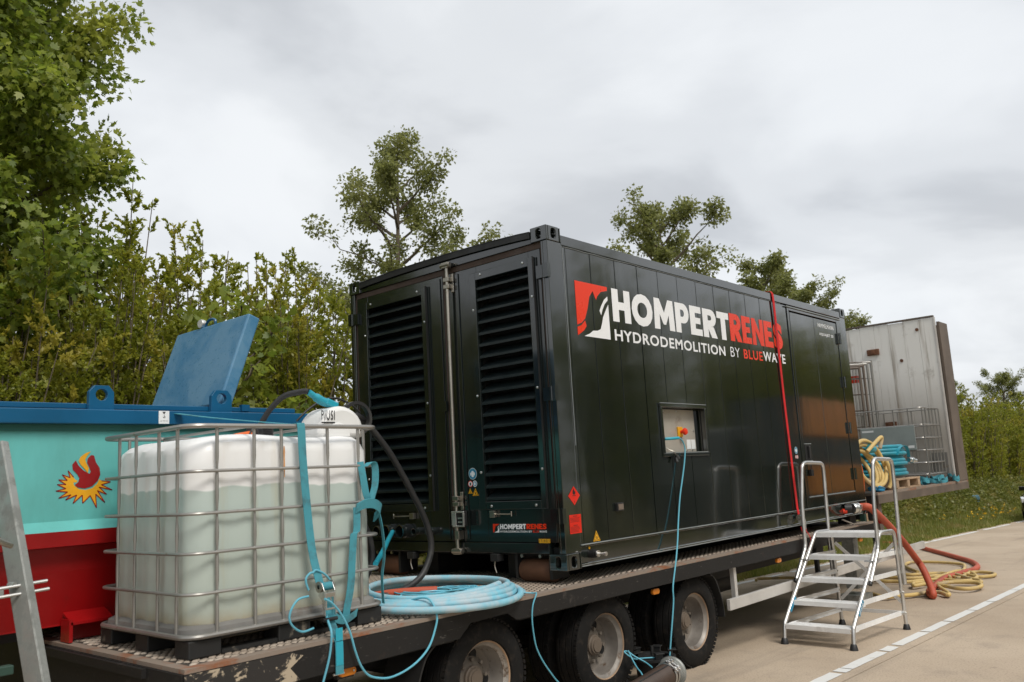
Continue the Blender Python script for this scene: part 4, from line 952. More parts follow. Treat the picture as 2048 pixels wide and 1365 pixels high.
# rust run down the tank wall
part('rust_streak', MB().add([(-2.247 + a, .1435, z) for z, w_ in ((.93, .006), (.90, .012), (.87, .008), (.82, .010), (.76, .005)) for a in (-w_ / 2, w_ / 2)], [(2 * i, 2 * i + 1, 2 * i + 3, 2 * i + 2) for i in range(4)]), paint('rust_stain', (.50, .24, .09), .7, var=.3), ib)
def loop(z, r, out=0., flat=0):
    lp = rrect(X0 - out, X1 + out, Y0 - out, Y1 + out, .09, 6)
    return MB().tube([(x, y, z) for x, y in lp], r, 8, closed=True)
part('cage_rail', loop(1.037, .0125, .012), M['cage'], ib, smooth=True)
for z in (.808, .597, .402, .206): part('cage_rail', loop(z, .0085, .012), M['cage'], ib, smooth=True)
part('base_rail', loop(.004, .0135, .014), M['cage'], ib, smooth=True)
def cbar(fx, fy):
    zs = np.linspace(.010, 1.03, 21); rr = [.0095 if min(abs(z - q) for q in (.808, .597, .402, .206)) > .03 else .0062 for z in zs]
    return MB().tube([(fx, fy, z) for z in zs], rr, 8)
for x in (-2.653, -2.438, -2.270, -1.965, -1.746): part('cage_bar', cbar(x, Y0 - .001), M['cage'], ib, smooth=True); part('cage_bar', cbar(x, Y1 + .001), M['cage'], ib, smooth=True)
for y in (.265, .466, .730, .935): part('cage_bar', cbar(X0 + .001, y), M['cage'], ib, smooth=True); part('cage_bar', cbar(X1 - .001, y), M['cage'], ib, smooth=True)
part('tie_bar', MB().tube([(-2.44, Y0, 1.04), (-2.44, Y1, 1.04)], .008, 8), M['cage'], ib); part('tie_bar', MB().tube([(-1.97, Y0, 1.04), (-1.97, Y1, 1.04)], .008, 8), M['cage'], ib)
pan = MB()
for z, o_ in ((.0, .0), (.045, .0), (.058, -.015)): pass
for (za, oa), (zb_, ob_) in (((-.012, .004), (.035, -.004)), ((.035, -.004), (.052, -.03))):
    A = [(x, y, za) for x, y in rrect(X0 - oa, X1 + oa, Y0 - oa, Y1 + oa, .10, 5)]; Bq = [(x, y, zb_) for x, y in rrect(X0 - ob_, X1 + ob_, Y0 - ob_, Y1 + ob_, .10, 5)]
    k = len(A); pan.add(A + Bq, [(i, (i + 1) % k, k + (i + 1) % k, k + i) for i in range(k)])
part('base_pan', pan, M['pan'], ib, smooth=True)
part('pallet_board', MB().box(X0 + .01, X1 - .01, Y0 + .01, Y1 - .01, -.022, -.008), M['pallet_black'], ib)
fm = MB().box(-.09, .09, -.07, .07, 0, .084)
for i, x in enumerate((X0 + .085, -2.2, X1 - .09)):
    for j, y in enumerate((Y0 + .07, .635, Y1 - .07)):
        part('pallet_foot', MB().box(x - (.087 if i != 1 else .1), x + (.087 if i != 1 else .1), y - .07, y + .07, ZD + .002, -.013), M['pallet_black'], ib, bevel=.006)
part('skid', MB().box(X0 + .18, X1 - .19, Y0 + .01, Y0 + .10, ZD + .002, ZD + .022), M['pallet_black'], ib)
# ------------------------------------------------------------------ pump on the tank
pu = root('transfer_pump', 'white domed transfer pump with black lettering on top of the caged tank', 'pump', (-1.74, .42, .99), 'C')
arch = [(-1.90, .985), (-1.555, .985)] + [(-1.728 + .172 * math.cos(a), .985 + .195 * math.sin(a) ** .85) for a in np.linspace(.12, PI - .12, 15)]
part('housing', MB().prism(arch, lambda u, v, w: (u, w, v), .30, .54), M['white_plastic'], pu, bevel=.03, smooth=True)
ai = [(-1.86, .99), (-1.68, .99)] + [(-1.77 + .09 * math.cos(a), .99 + .085 * math.sin(a)) for a in np.linspace(.1, PI - .1, 9)]
part('arch_trim', MB().prism(ai, lambda u, v, w: (u, w, v), .285, .302), M['white_plastic'], pu, bevel=.006)
letters('PIUSI', -1.886, -1.788, 1.092, 1.150, lambda u, v: (u, .2960, v), M['ink'], pu, .010, 1.2)
part('underline', MB().box(-1.886, -1.788, .2950, .2975, 1.072, 1.080), M['ink'], pu)
nz = part('nozzle', MB().tube(spline([(-1.90, .40, 1.268), (-1.86, .40, 1.245), (-1.80, .40, 1.215), (-1.745, .40, 1.20)], 4), [.019] * 5 + [.027] * 8, 12), M['teal_plastic'], pu, smooth=True)
part('nozzle_head', MB().obox((-1.745, .40, 1.200), (.045, 0, -.016), (0, .03, 0), (.008, 0, .022)), M['teal_plastic'], nz, bevel=.012)
if 0: part('trigger', MB().tube(spline([(-1.86, .40, 1.24), (-1.87, .40, 1.19), (-1.84, .40, 1.15), (-1.79, .40, 1.17)], 4), .006, 6), M['ink'], nz)
part('hose_clip', MB().lathe([(.09, -.02), (.11, -.02), (.11, .02), (.09, .02)], (-1.50, .46, 1.12), (.1, 1, 0), 24, closed=True), M['hose_black'], pu, smooth=True)
oc = root('orange_fitting', 'orange hose fitting with black ribbed collar lying on top of the tank', 'hose fitting', (-2.2, .5, .99), 'C')
part('sleeve', MB().cyl((-2.36, .46, 1.0), (-2.24, .50, 1.018), .022, 12), M['orange'], oc, smooth=True)
part('grip', MB().cyl((-2.24, .505, 1.03), (-2.16, .53, 1.035), .030, 12), M['hose_black'], oc, smooth=True)
part('wire', MB().tube(spline([(-2.31, .40, 1.0), (-2.28, .40, 1.05), (-2.24, .42, 1.04), (-2.22, .45, 1.0)], 5), .005, 6), M['hose_black'], oc)
part('collar', MB().lathe([(.0, .0), (.075, .0)] + [(.075 + .006 * (i % 2), .005 + i * .006) for i in range(12)] + [(.07, .08), (0, .085)], (-2.10, .62, 1.0), (0, 0, 1), 28), M['hose_black'], oc, smooth=True)
# ------------------------------------------------------------------ hoses and cables on the trailer
def hose(name, pts, r, mat, label, cat, frame='C', k=7, n=10, closed=False, group=None):
    P = spline(pts, k, closed)
    return top(name, MB().tube(P, r, n, closed=closed), mat, label, cat, tuple(pts[0][:2]) + (min(p[2] for p in pts),), frame, group, smooth=True)
hose('suction_hose', [(-1.90, .40, 1.272), (-1.93, .44, 1.274), (-2.0, .52, 1.25), (-2.06, .58, 1.17), (-2.10, .62, 1.08)], .017, M['hose_black'], 'short black hose arching from the teal nozzle down into the tank lid', 'hose')
hose('delivery_hose', [(-1.57, .46, 1.10), (-1.50, .46, 1.135), (-1.44, .48, 1.12)] + HOSE_ARC[1:] + [(-1.20, .52, -.02), (-1.30, .58, -.03)], .021, M['hose_black'], 'thick black hose curving from the white pump down onto the coil', 'hose')
hose('thin_hose', HOSE_THIN, .0065, M['hose_black'], 'thin black line looping above the white pump', 'hose')
# coil lying on the deck
pts = []
rr_ = random.Random(3)
cxc, cyc = -.90, .42
A_ = V(.385, -.415, 0); B_ = V(.48, .50, 0)
for t in np.arange(0, 5.0 * 2 * PI, 2 * PI / 16):
    k = t / (2 * PI); s_ = 1.03 - .045 * k + .02 * math.sin(t * .37)
    pts.append((cxc + s_ * (A_[0] * math.cos(t) + B_[0] * math.sin(t)), cyc + s_ * (A_[1] * math.cos(t) + B_[1] * math.sin(t)), ZD + .024 + .016 * k + .010 * math.sin(t * 1.7 + k)))
hose('hose_coil', pts, .0215, M['hose_blue'], 'scuffed light blue hose coiled flat on the chequer plate deck', 'hose', k=3)
# thin cable bundle lying in the coil
pts = []
for t in np.arange(0, 7 * 2 * PI, 2 * PI / 12):
    k = t / (2 * PI); a_ = .20 + .07 * math.sin(k * 2.3); b_ = .09 + .03 * math.cos(k * 3.1); u_ = nrm((.75, -.62, 0)); w_ = nrm((.62, .75, 0))
    q = V(-.98, .30, ZD + .085 + .008 * math.sin(t * 2.2 + k)) + u_ * (a_ * math.cos(t) + .06 * math.sin(k)) + w_ * b_ * math.sin(t)
    pts.append(tuple(q))
pts += [(-.75, .16, -.02), (-.62, .08, -.045), (-.52, .0, -.075), (-.45, -.05, -.088)] + [CABLE_C[0]][:0]
hose('control_cable', pts + CABLE_C[1:] + [(-.05, -.12, -.86), (.1, -.15, -.925)], .0052, M['cable'], 'thin teal cable bundled in the coil and hanging over the deck edge to the road', 'cable', k=4, n=7)
hose('hose_joint', [(-1.28, .64, -.03), (-1.20, .52, -.015), (-1.10, .40, -.01), (-1.0, .30, -.012)], .027, M['hose_red'], 'faded red hose joint lying across the blue coil', 'hose')
hose('bare_sleeve', [(-.90, .06, -.035), (-.84, .04, -.025), (-.76, .02, -.03), (-.70, .03, -.04)], .024, paint('brown_sleeve', (.10, .06, .035), .8, var=.4, bump=.5), 'short brown frayed sleeve on the blue hose coil', 'hose sleeve')
hose('orange_sleeve', [(-1.49, .40, -.035), (-1.44, .37, -.035)], .027, M['orange'], 'small orange band on the blue hose beside the tank', 'hose sleeve')
hose('teal_hose', [(-1.1, .80, .155), (-.72, 1.18, .195), (-.35, 1.56, .24), (.03, 1.945, .285)], .019, M['teal_plastic'], 'bright teal hose entering the pipe in the left end door', 'hose')
hose('rubber_hose', [(-1.45, .95, .70), (-1.229, .9, .564), (-1.112, .9, .42), (-1.055, .9, .278), (-1.06, .9, .142), (-1.152, .9, .018), (-1.29, .92, -.06)], .022, M['hose_black'], 'black rubber hose curving down behind the right side of the tank', 'hose')
hose('hanging_cable', CABLE_A[:-2] + [(-1.385, -.03, .006), (-1.40, .15, -.015), (-1.36, .30, -.03), (-1.2, .42, -.02)], .0062, M['cable'], 'teal cable drooping in a deep loop below the deck between ratchet and coil', 'cable', n=8)
hose('looped_cable', CABLE_B2[::-1] + CABLE_B + [(-2.09, .0, .01)] + CABLE_E[2:] + [(-2.21, -.085, -.45), (-2.24, -.085, -.7), (-2.2, -.1, -.86)], .0062, M['cable'], 'teal cable looping behind the ratchet and dropping to the road', 'cable', n=8)
hose('tied_cable', CABLE_D, .0062, M['cable'], 'round loop of teal cable left of the ratchet buckle', 'cable', n=8)
hose('panel_cable', [(1.50, .05, .945), (1.54, -.0, .945), (1.60, -.025, .947)] + CABLE_P[2:-1] + CABLE_P2 , .0065, M['cable'], 'teal cable plugged into the control panel and hanging down past the last wheel', 'cable', n=8)
hose('cable_plug', [(1.51, .03, .945), (1.55, -.005, .945), (1.60, -.025, .947), (1.635, -.03, .949)], .013, M['teal_plastic'], 'teal plug sleeve on the control panel cable', 'plug')
# ------------------------------------------------------------------ straps
st = root('ratchet_strap', 'teal ratchet strap over the caged tank tightened down to the trailer edge', 'strap', (-2.1, .05, ZD), 'C')
p = spline([(-2.30, 1.30, 1.215), (-2.24, .9, 1.15), (-2.17, .25, 1.062), (-2.163, .125, 1.054)], 5)
part('webbing', MB().ribbon(p, (1, -.08, 0), .050), M['web_teal'], st)
p = spline([(-2.163, .118, 1.052), (-2.160, .106, 1.03), (-2.150, .104, .8), (-2.12, .09, .4), (-2.10, .06, .22), (-2.09, .035, .14)], 5)
part('webbing', MB().ribbon(p, (1, 0, .02), .050), M['web_teal'], st)
p = spline([(-2.075, .03, .12), (-2.07, .0, .0), (-2.065, -.05, -.10), (-2.064, -.068, -.13), (-2.064, -.068, -.285)], 5)
part('webbing', MB().ribbon(p, (1, 0, 0), .050, .005), M['web_teal'], st)
part('stitching', MB().box(-2.087, -2.042, -.073, -.0705, -.115, -.05).box(-2.087, -2.042, -.073, -.0705, -.24, -.12), M['teal_plastic'], st)
part('hook', MB().tube([(-2.10, -.06, -.285), (-2.03, -.06, -.285)], .006, 8), M['polish'], st)
def ratchet(c, parent, s=1.):
    x, y, z = c
    b = part('ratchet_frame', MB(), None, parent) if 0 else None
    mb = MB()
    for sx in (-1, 1):
        mb.prism([(y + .01 * s, z + .075 * s), (y - .025 * s, z + .07 * s), (y - .045 * s, z + .03 * s), (y - .05 * s, z - .10 * s), (y - .035 * s, z - .10 * s), (y - .02 * s, z - .02 * s), (y + .01 * s, z + .0 * s)], lambda u, v, w: (w, u, v), x + sx * .034 * s - .002, x + sx * .034 * s + .002)
    rf = part('ratchet', mb, M['zincplate'], parent, bevel=.001)
    wh = MB()
    for sx in (-1, 1): wh.lathe([(.012, -.003), (.03, -.003)] + [(.03, .003), (.012, .003)], (x + sx * .041 * s, y - .005, z + .05 * s), (1, 0, 0), 12)
    part('ratchet_wheel', wh, M['chrome'], rf)
    part('spool', MB().cyl((x - .034 * s, y - .008, z + .05 * s), (x + .034 * s, y - .008, z + .05 * s), .022 * s, 14), M['web_teal'], rf, smooth=True)
    part('pawl', MB().box(x - .032 * s, x + .032 * s, y - .052 * s, y - .046 * s, z - .005 * s, z + .02 * s).box(x - .03 * s, x - .022 * s, y - .05 * s, y - .045 * s, z - .06 * s, z - .005 * s).box(x + .022 * s, x + .03 * s, y - .05 * s, y - .045 * s, z - .06 * s, z - .005 * s).box(x - .03 * s, x + .03 * s, y - .05 * s, y - .045 * s, z - .07 * s, z - .06 * s), M['polish'], rf, bevel=.002)
    part('ratchet_handle', MB().cyl((x - .045 * s, y - .042 * s, z - .12 * s), (x + .045 * s, y - .042 * s, z - .12 * s), .010 * s, 10), M['ink'], rf, smooth=True)
ratchet((-2.085, .02, .115), st)
p = spline([(-2.05, .03, .06), (-2.02, .03, .0), (-1.97, .04, -.03), (-1.90, .06, -.035), (-1.84, .06, -.01)], 5)
part('loose_end', MB().ribbon(p, (.3, 0, 1), .045), M['web_teal'], st)
ls = root('loose_strap', 'loose dirty teal strap knotted round the right corner of the tank cage', 'strap', (-1.75, .1, ZD), 'C')
p = spline([(-1.745, .118, .83), (-1.735, .108, .74), (-1.715, .108, .64), (-1.685, .108, .585)], 5)
part('webbing', MB().ribbon(p, (1, -.3, .1), .042), M['web_teal'], ls)
p = spline([(-1.72, .112, .80), (-1.68, .10, .825), (-1.650, .10, .80), (-1.652, .10, .70), (-1.68, .10, .62), (-1.70, .10, .575)], 5)
part('webbing', MB().ribbon(p, (.75, -.7, .1), .040), M['web_teal'], ls)
p = spline([(-1.80, .10, .56), (-1.74, .085, .585), (-1.67, .085, .58), (-1.62, .10, .545), (-1.615, .16, .50)], 5)
part('knot', MB().ribbon(p, (.15, -.2, 1), .055, .012), M['web_teal'], ls)
p = spline([(-1.79, .105, .57), (-1.797, .10, .44)] + [(x, .095, z) for x, _, z in LOOSE[1:]], 5)
part('webbing', MB().ribbon(p, (1, 0, .05), .050), M['web_teal'], ls)
p = spline([(-1.62, .12, .55), (-1.600, .11, .42), (-1.592, .11, .28), (-1.605, .12, .15), (-1.60, .12, .0)], 5)
part('tail', MB().ribbon(p, (.3, 1, 0), .035), M['web_teal'], ls)
rs = root('red_strap', 'red lashing strap running down the container side to the trailer edge', 'strap', (3.96, -.03, ZD), 'C')
p = [(3.90, 1.2, H - .022), (3.92, .08, H - .026), (3.926, .012, H - .030), (3.930, -.004, H - .055), (3.935, -.006, H - .14), (3.96, .002, 1.4), (3.985, -.006, .20), (3.99, -.012, .13)]
part('webbing', MB().ribbon(p, (1, 0, .02), .046, .004), M['web_red'], rs)
ratchet((3.995, -.02, .05), rs, .95)
part('webbing', MB().ribbon(spline([(3.985, -.03, .0), (3.955, -.06, -.08), (3.94, -.07, -.16), (3.94, -.068, -.25)], 5), (1, 0, 0), .045), M['web_red'], rs)
part('loose_end', MB().ribbon(spline([(4.0, -.05, -.02), (4.03, -.09, -.10), (4.02, -.10, -.18), (3.98, -.10, -.24), (3.95, -.10, -.30)], 5), (.9, .3, 0), .045), M['web_red'], rs)
# ================================================================== SKIP / water container behind the tank
sk = root('water_skip', 'teal and dark red steel skip with a blue rim and open lid behind the tank', 'skip', (-3.6, 1.85, ZD), 'C')
SX0, SX1 = -6.1, -1.30
prof = [(1.42, .0), (1.36, .36), (1.34, .435), (1.262, .445), (1.258, .528), (1.30, .580), (1.322, .585), (1.322, 1.10)]
def side(sub, mat, nm, thick=.02, smooth=False):
    mb = MB(); n = len(sub)
    mb.add([(SX0, y, z) for y, z in sub] + [(SX1, y, z) for y, z in sub], [(i + 1, i, n + i, n + i + 1) for i in range(n - 1)])
    return part(nm, mb, mat, sk)
side([(1.322, 1.10), (1.322, .585)], M['teal'], 'wall')
side([(1.322, .585), (1.258, .528)], M['teal'], 'ledge')
side([(1.258, .528), (1.262, .445), (1.34, .435)], M['skip_red'], 'band')
side([(1.34, .435), (1.36, .30), (1.44, .0)], M['skip_red'], 'lower_wall')
part('end_wall', MB().prism([(1.322, 1.10), (1.322, .585), (1.262, .5), (1.44, 0), (2.30, 0), (2.47, .5), (2.42, .585), (2.42, 1.1)], lambda u, v, w: (w, u, v), SX1 - .02, SX1), M['teal'], sk)
part('far_wall', MB().box(SX0, SX1 - .021, 2.40, 2.42, 0, 1.1).box(SX0 + .02, SX1 - .021, 1.44, 2.4, -.01, .0), M['skip_red'], sk)
part('lip', MB().box(SX0, SX1 - .02, 1.305, 1.33, 1.10, 1.139), M['teal_dark'], sk)  # strip below the rim, its shade put into the colour
part('rim', MB().box(SX0, SX1 + .03, 1.262, 1.36, 1.1395, 1.226), M['rim_blue'], sk, bevel=.006)
part('rim', MB().box(SX0, SX1 + .03, 2.38, 2.47, 1.14, 1.226).box(SX1 - .06, SX1 + .028, 1.361, 2.379, 1.14, 1.225), M['rim_blue'], sk, bevel=.006)
part('cover_edge', MB().box(SX0, SX1 - .06, 1.345, 1.40, 1.236, 1.268).box(SX0, SX1 - .06, 1.36, 1.40, 1.2265, 1.236), M['rim_blue'], sk, bevel=.004)
part('cover', MB().box(SX0, -2.62, 1.401, 2.44, 1.235, 1.262).box(-1.9, SX1 - .06, 1.401, 2.44, 1.235, 1.262), M['rim_blue'], sk)
lid = part('lid', MB().obox((-1.7825, 1.90, 1.603), (.1175, 0, .327), (0, .525, 0), (.045, 0, -.016)), M['lid'], sk, bevel=.012)
part('lid_handle', MB().tube(spline([(-1.70, 1.86, 1.93), (-1.70, 1.86, 1.975), (-1.70, 1.92, 1.99), (-1.70, 1.98, 1.975), (-1.70, 2.0, 1.94)], 4), .010, 8), M['rim_blue'], lid, smooth=True)
part('padlock', MB().lathe([(0, 0), (.03, 0), (.034, .01), (.034, .03), (.03, .04), (0, .04)], (-1.72, 2.05, 1.975), (1, .2, 0), 18), M['polish'], lid, smooth=True)
part('hinge', MB().box(-1.80, -1.74, 1.325, 1.36, 1.24, 1.285), M['rim_blue'], lid)
lug = [(-.075, 0), (.075, 0), (.073, .11), (.042, .148), (-.042, .148), (-.073, .11)]
for x in (-2.752, -1.965):
    mb = MB(); hl_ = oval(0, .092, .036, .036, 16); n = 16
    # outline sampled along rays so plate and hole share a ring
    out = []
    for i in range(n):
        a = 2 * PI * i / n; dx_, dz_ = math.cos(a), math.sin(a); best = 9
        for j in range(len(lug)):
            (ax, az), (bx, bz) = lug[j], lug[(j + 1) % len(lug)]; ex_, ez_ = bx - ax, bz - az; den = dx_ * ez_ - dz_ * ex_
            if abs(den) > 1e-9:
                t = ((ax) * ez_ - (az - .092) * ex_) / den; s_ = ((ax) * dz_ - (az - .092) * dx_) / den
                if t > 0 and -1e-6 <= s_ <= 1 + 1e-6: best = min(best, t)
        out.append((best * dx_, .092 + best * dz_))
    for c in lug: i = min(range(n), key=lambda q: (out[q][0] - c[0]) ** 2 + (out[q][1] - c[1]) ** 2); out[i] = c
    P = lambda u, v, y: (x + u, y, 1.2265 + v)
    vs = [P(*q, 1.30) for q in out] + [P(*q, 1.30) for q in hl_] + [P(*q, 1.335) for q in out] + [P(*q, 1.335) for q in hl_]
    fs = []
    for i in range(n): j = (i + 1) % n; fs += [(i, j, n + j, n + i), (2 * n + j, 2 * n + i, 3 * n + i, 3 * n + j), (n + i, n + j, 3 * n + j, 3 * n + i), (j, i, 2 * n + i, 2 * n + j)]
    part('lifting_lug', mb.add(vs, fs), M['rim_blue'], sk, bevel=.002)
lst = part('lift_label', MB().box(-2.418, -2.350, 1.2585, 1.2615, 1.143, 1.2235), M['white_label'], sk)
part('arrow', MB().poly([(-2.395, 1.258, 1.218), (-2.384, 1.258, 1.200), (-2.373, 1.258, 1.218)]), M['ink'], lst)
part('hook', MB().tube(spline([(-2.384, 1.2575, 1.198), (-2.384, 1.2575, 1.192), (-2.377, 1.2575, 1.186), (-2.384, 1.2575, 1.180), (-2.391, 1.2575, 1.186)], 4), .0016, 5), M['ink'], lst)
part('chain_lines', MB().box(-2.404, -2.402, 1.2575, 1.2584, 1.155, 1.166).box(-2.366, -2.364, 1.2575, 1.2584, 1.155, 1.166).box(-2.395, -2.373, 1.2575, 1.2584, 1.160, 1.162), M['ink'], lst)
# round emblem on the teal wall: comma of red over a yellow burst
em = lambda u, v, d=0: (-2.99 + .318 * u, 1.3205 - d, .648 + .334 * v)
burst = [(.285, .62)]
tips = [(.20, .665), (.10, .60), (.04, .515), (.02, .435), (.0, .325), (.05, .20), (.17, .165), (.30, .10), (.47, .095), (.72, .0), (.87, .085), (.90, .225), (1.0, .30), (.97, .445)]
ins_ = [(.24, .545), (.19, .50), (.17, .43), (.17, .36), (.20, .30), (.26, .25), (.36, .24), (.46, .235), (.60, .22), (.70, .24), (.73, .30), (.76, .36), (.80, .40), (.80, .47)]
outl = [(.30, .55)]
for t_, i_ in zip(tips, ins_): outl += [t_, i_]
outl += [(.76, .50), (.72, .42), (.64, .35), (.52, .32), (.40, .34), (.31, .41), (.30, .46), (.36, .46), (.37, .49), (.33, .505)]
def grow(p, k):
    c = (.5, .38); return [(c[0] + (u - c[0]) * k, c[1] + (v - c[1]) * k) for u, v in p]
bu = part('emblem_burst', MB().poly([em(u, v) for u, v in outl]), M['flame_yellow'], sk)
for a_, b_, c_ in zip([(.30, .55)] + ins_[:-1], tips, ins_):
    q = MB()
    for e0, e1 in ((a_, b_), (b_, c_)):
        d_ = nrm((e1[0] - e0[0], e1[1] - e0[1])); n2_ = (-d_[1] * .008, d_[0] * .008)
        q.poly([em(e0[0] - n2_[0], e0[1] - n2_[1], .001), em(e1[0] - n2_[0], e1[1] - n2_[1], .001), em(e1[0] + n2_[0], e1[1] + n2_[1], .001), em(e0[0] + n2_[0], e0[1] + n2_[1], .001)])
    part('outline', q, M['flame_red'], bu)
part('emblem_comma', MB().poly([em(u, v, .0015) for u, v in ((.33, .84), (.27, .77), (.28, .68), (.36, .60), (.40, .53), (.38, .46), (.32, .42), (.37, .37), (.50, .345), (.63, .38), (.73, .47), (.775, .58), (.76, .70), (.69, .80), (.655, .92), (.60, .93), (.54, .87), (.53, .80), (.57, .72), (.60, .64), (.58, .60), (.47, .66), (.38, .75))]), M['flame_red'], sk)
part('emblem_flame', MB().poly([em(u, v, .0022) for u, v in ((.595, .995), (.50, .965), (.41, .90), (.38, .83), (.42, .76), (.49, .69), (.545, .615), (.565, .70), (.52, .78), (.495, .85), (.53, .92))]), M['flame_yellow'], sk)
ft = part('skid_foot', MB().box(-2.895, -2.66, 1.42, 1.435, -.095, .0).box(-2.905, -2.885, 1.30, 1.42, -.095, .03), M['skip_red'], sk)
part('foot_plate', MB().prism([(1.30, .015), (1.44, .07), (1.44, .055), (1.30, .0)], lambda u, v, w: (w, u, v), -2.895, -2.66), M['skip_red'], ft)
part('bearer', MB().box(-6.0, -2.92, 1.7, 2.2, -.095, -.012).box(-2.65, SX1 - .05, 1.45, 2.3, -.095, -.012), M['frame_black'], sk)
part('bearer_leg', MB().box(-5.9, -5.7, 1.6, 2.3, -.78, -.10), M['frame_black'], sk)
# ================================================================== folded loading ramp at the very left
rp = root('loading_ramp', 'galvanised steel loading ramp standing up behind the trailer at the left edge', 'loading ramp', (-3.45, .4, -.82), 'C')
def stile(p0, p1, parent):
    p0, p1 = V(*p0), V(*p1); d = p1 - p0; t = nrm(d); u = nrm(np.cross(t, (1, .25, 0))); w = np.cross(t, u)
    mb = MB(); c = (p0 + p1) / 2
    wv = V(.35, -.93, 0); wv = nrm(wv - t * np.dot(wv, t)); nv = np.cross(t, wv)
    mb.obox(c, d / 2, wv * .052, nv * .004); mb.obox(c + wv * .052 + nv * .018, d / 2, wv * .004, nv * .020); mb.obox(c - wv * .052 + nv * .018, d / 2, wv * .004, nv * .020)
    part('stile', mb, M['galv'], parent, bevel=.002)
stile((-3.365, .10, -.80), (-3.415, 1.0, 1.0), rp)
stile((-4.02, .10, -.80), (-3.99, 1.0, 1.0), rp)
def onst(k, x): return V(x, .12 + .9 * k, -.80 + 1.8 * k)
for k, mt in ((.12, 'galv'), (.335, 'galv'), (.42, 'ramp_green'), (.60, 'galv'), (.78, 'ramp_green')):
    a, b = onst(k, -3.46), onst(k, -3.98)
    part('rung', MB().bar(a, b, .05, .04), M[mt], rp, bevel=.004)
part('ramp_pin', MB().tube([onst(.61, -3.62) + V(0, -.03, 0), onst(.61, -3.27) + V(0, -.03, .02)], .008, 8).tube([onst(.60, -3.62) + V(0, -.035, -.02), onst(.60, -3.265) + V(0, -.035, .0)], .008, 8), M['polish'], rp, smooth=True)
part('ramp_chain', MB().tube(spline([(-3.60, .62, .62), (-3.52, .60, .54), (-3.44, .62, .50)], 5), .014, 8), M['chrome'], rp, smooth=True)
for k in (.30, .62): part('bolt', MB().cyl(onst(k, -3.44) + V(.01, -.01, 0), onst(k, -3.44) + V(.025, -.04, .0), .014, 8), M['galv'], rp)
# ================================================================== STEP LADDER on the road (frame W)
LA = R(-2.8); fo = V(*toW((3.035, -.80, -1.0289))); fo[2] = 0; fo[0] += .04
sl_ = bpy.data.objects.new('step_ladder', None); COL.objects.link(sl_); sl_.location = fo; sl_.rotation_euler = (0, 0, LA + R(1.3)); sl_.empty_display_size = .1
BASE[sl_.name] = (0, 0, 0); tag(sl_, 'polished aluminium platform step ladder with two handrails standing on the road beside the trailer', 'step ladder')
WD = .667
def tub(nm, pts, r, y, mat='polish', k=5, par=None):
    return part(nm, MB().tube(spline([(a, y, h) for a, h in pts], k), r, 12), M[mat], par or sl_, smooth=True)
for y, s_ in ((0, -1), (WD, 1)):
    tub('side_rail', [(.004, .03), (.018, .12), (.032, .17), (.06, .21), (.30, .43), (.60, .705), (.86, .945), (.91, .98), (.97, .992), (1.15, .992), (1.24, .988), (1.285, .96), (1.30, .90), (1.318, .62), (1.352, .03)], .0195, y)
    tub('handrail', [(.44, .55), (.55, .665), (.685, .81), (.715, .86), (.728, .93), (.745, 1.28), (.815, 1.62), (.84, 1.69), (.90, 1.722), (1.0, 1.724), (1.20, 1.722), (1.31, 1.715), (1.355, 1.66), (1.352, 1.45), (1.338, 1.16), (1.322, .80), (1.335, .45)], .0195, y + s_ * .040)
    part('end_plug', MB().cyl((.425, y + s_ * .04, .535), (.447, y + s_ * .04, .558), .021, 12), M['ink'], sl_, smooth=True)
    for a in (0.0, 1.353): part('rubber_foot', MB().lathe([(.0, .0), (.038, .0), (.036, .012), (.027, .05), (.022, .055), (.0, .055)], (a, y, 0), (0, 0, 1), 16), M['hose_black'], sl_, smooth=True)
    for h, v0 in ((.165, .05), (.370, .26), (.565, .47), (.765, .69)):
        part('strut', MB().box(v0 + .04, 1.30, y - s_ * .022, y - s_ * .016, h - .02, h + .022).box(v0 + .04, 1.30, y - s_ * .036, y - s_ * .022, h + .018, h + .022).box(v0 + .04, 1.30, y - s_ * .036, y - s_ * .022, h - .02, h - .016), M['alu'], sl_)
        part('bolt', MB().cyl((1.315, y - .03, h), (1.315, y + .03, h), .008, 8), M['zincplate'], sl_)
    part('rail_bolt', MB().cyl((.60, y - .05, .735), (.60, y + .06, .735), .008, 8), M['zincplate'], sl_)
    bl = part('rail_label', MB().bar((.145, y - .0205, .285), (.275, y - .0205, .405), .002, .036, (-.68, 0, .73)).bar((.135, y - .010, .292), (.265, y - .010, .412), .024, .003, (-.68, 0, .73)), M['blue_label'], sl_)
    if y == 0:
        for q in range(7): part('label_letter', MB().bar((.16 + q * .014, y - .0224, .300 + q * .0131), (.167 + q * .014, y - .0224, .3065 + q * .0131), .001, .018, (-.68, 0, .73)), M['white_label'], bl)
for h, v0 in ((.178, .005), (.375, .215), (.572, .425), (.775, .645)):
    tr_ = MB().box(v0, v0 + .20, .022, WD - .022, h - .004, h + .004).box(v0, v0 + .006, .022, WD - .022, h - .038, h - .004).box(v0 + .194, v0 + .20, .022, WD - .022, h - .03, h - .004)
    for i in range(8): tr_.box(v0 + .012 + i * .023, v0 + .020 + i * .023, .024, WD - .024, h + .004, h + .0065)
    t_ = part('tread', tr_, M['alu'], sl_)
    for y in (.018, WD - .018): part('tread_bracket', MB().box(v0 + .02, v0 + .19, y - .003, y + .003, h - .04, h + .002), M['alu'], t_)
pf = MB().box(.875, 1.30, .022, WD - .022, .985, .993).box(.875, .881, .022, WD - .022, .945, .985).box(1.294, 1.30, .022, WD - .022, .945, .985)
for i in range(17): pf.box(.89 + i * .0235, .899 + i * .0235, .024, WD - .024, .993, .996)
part('platform', pf, M['alu'], sl_)
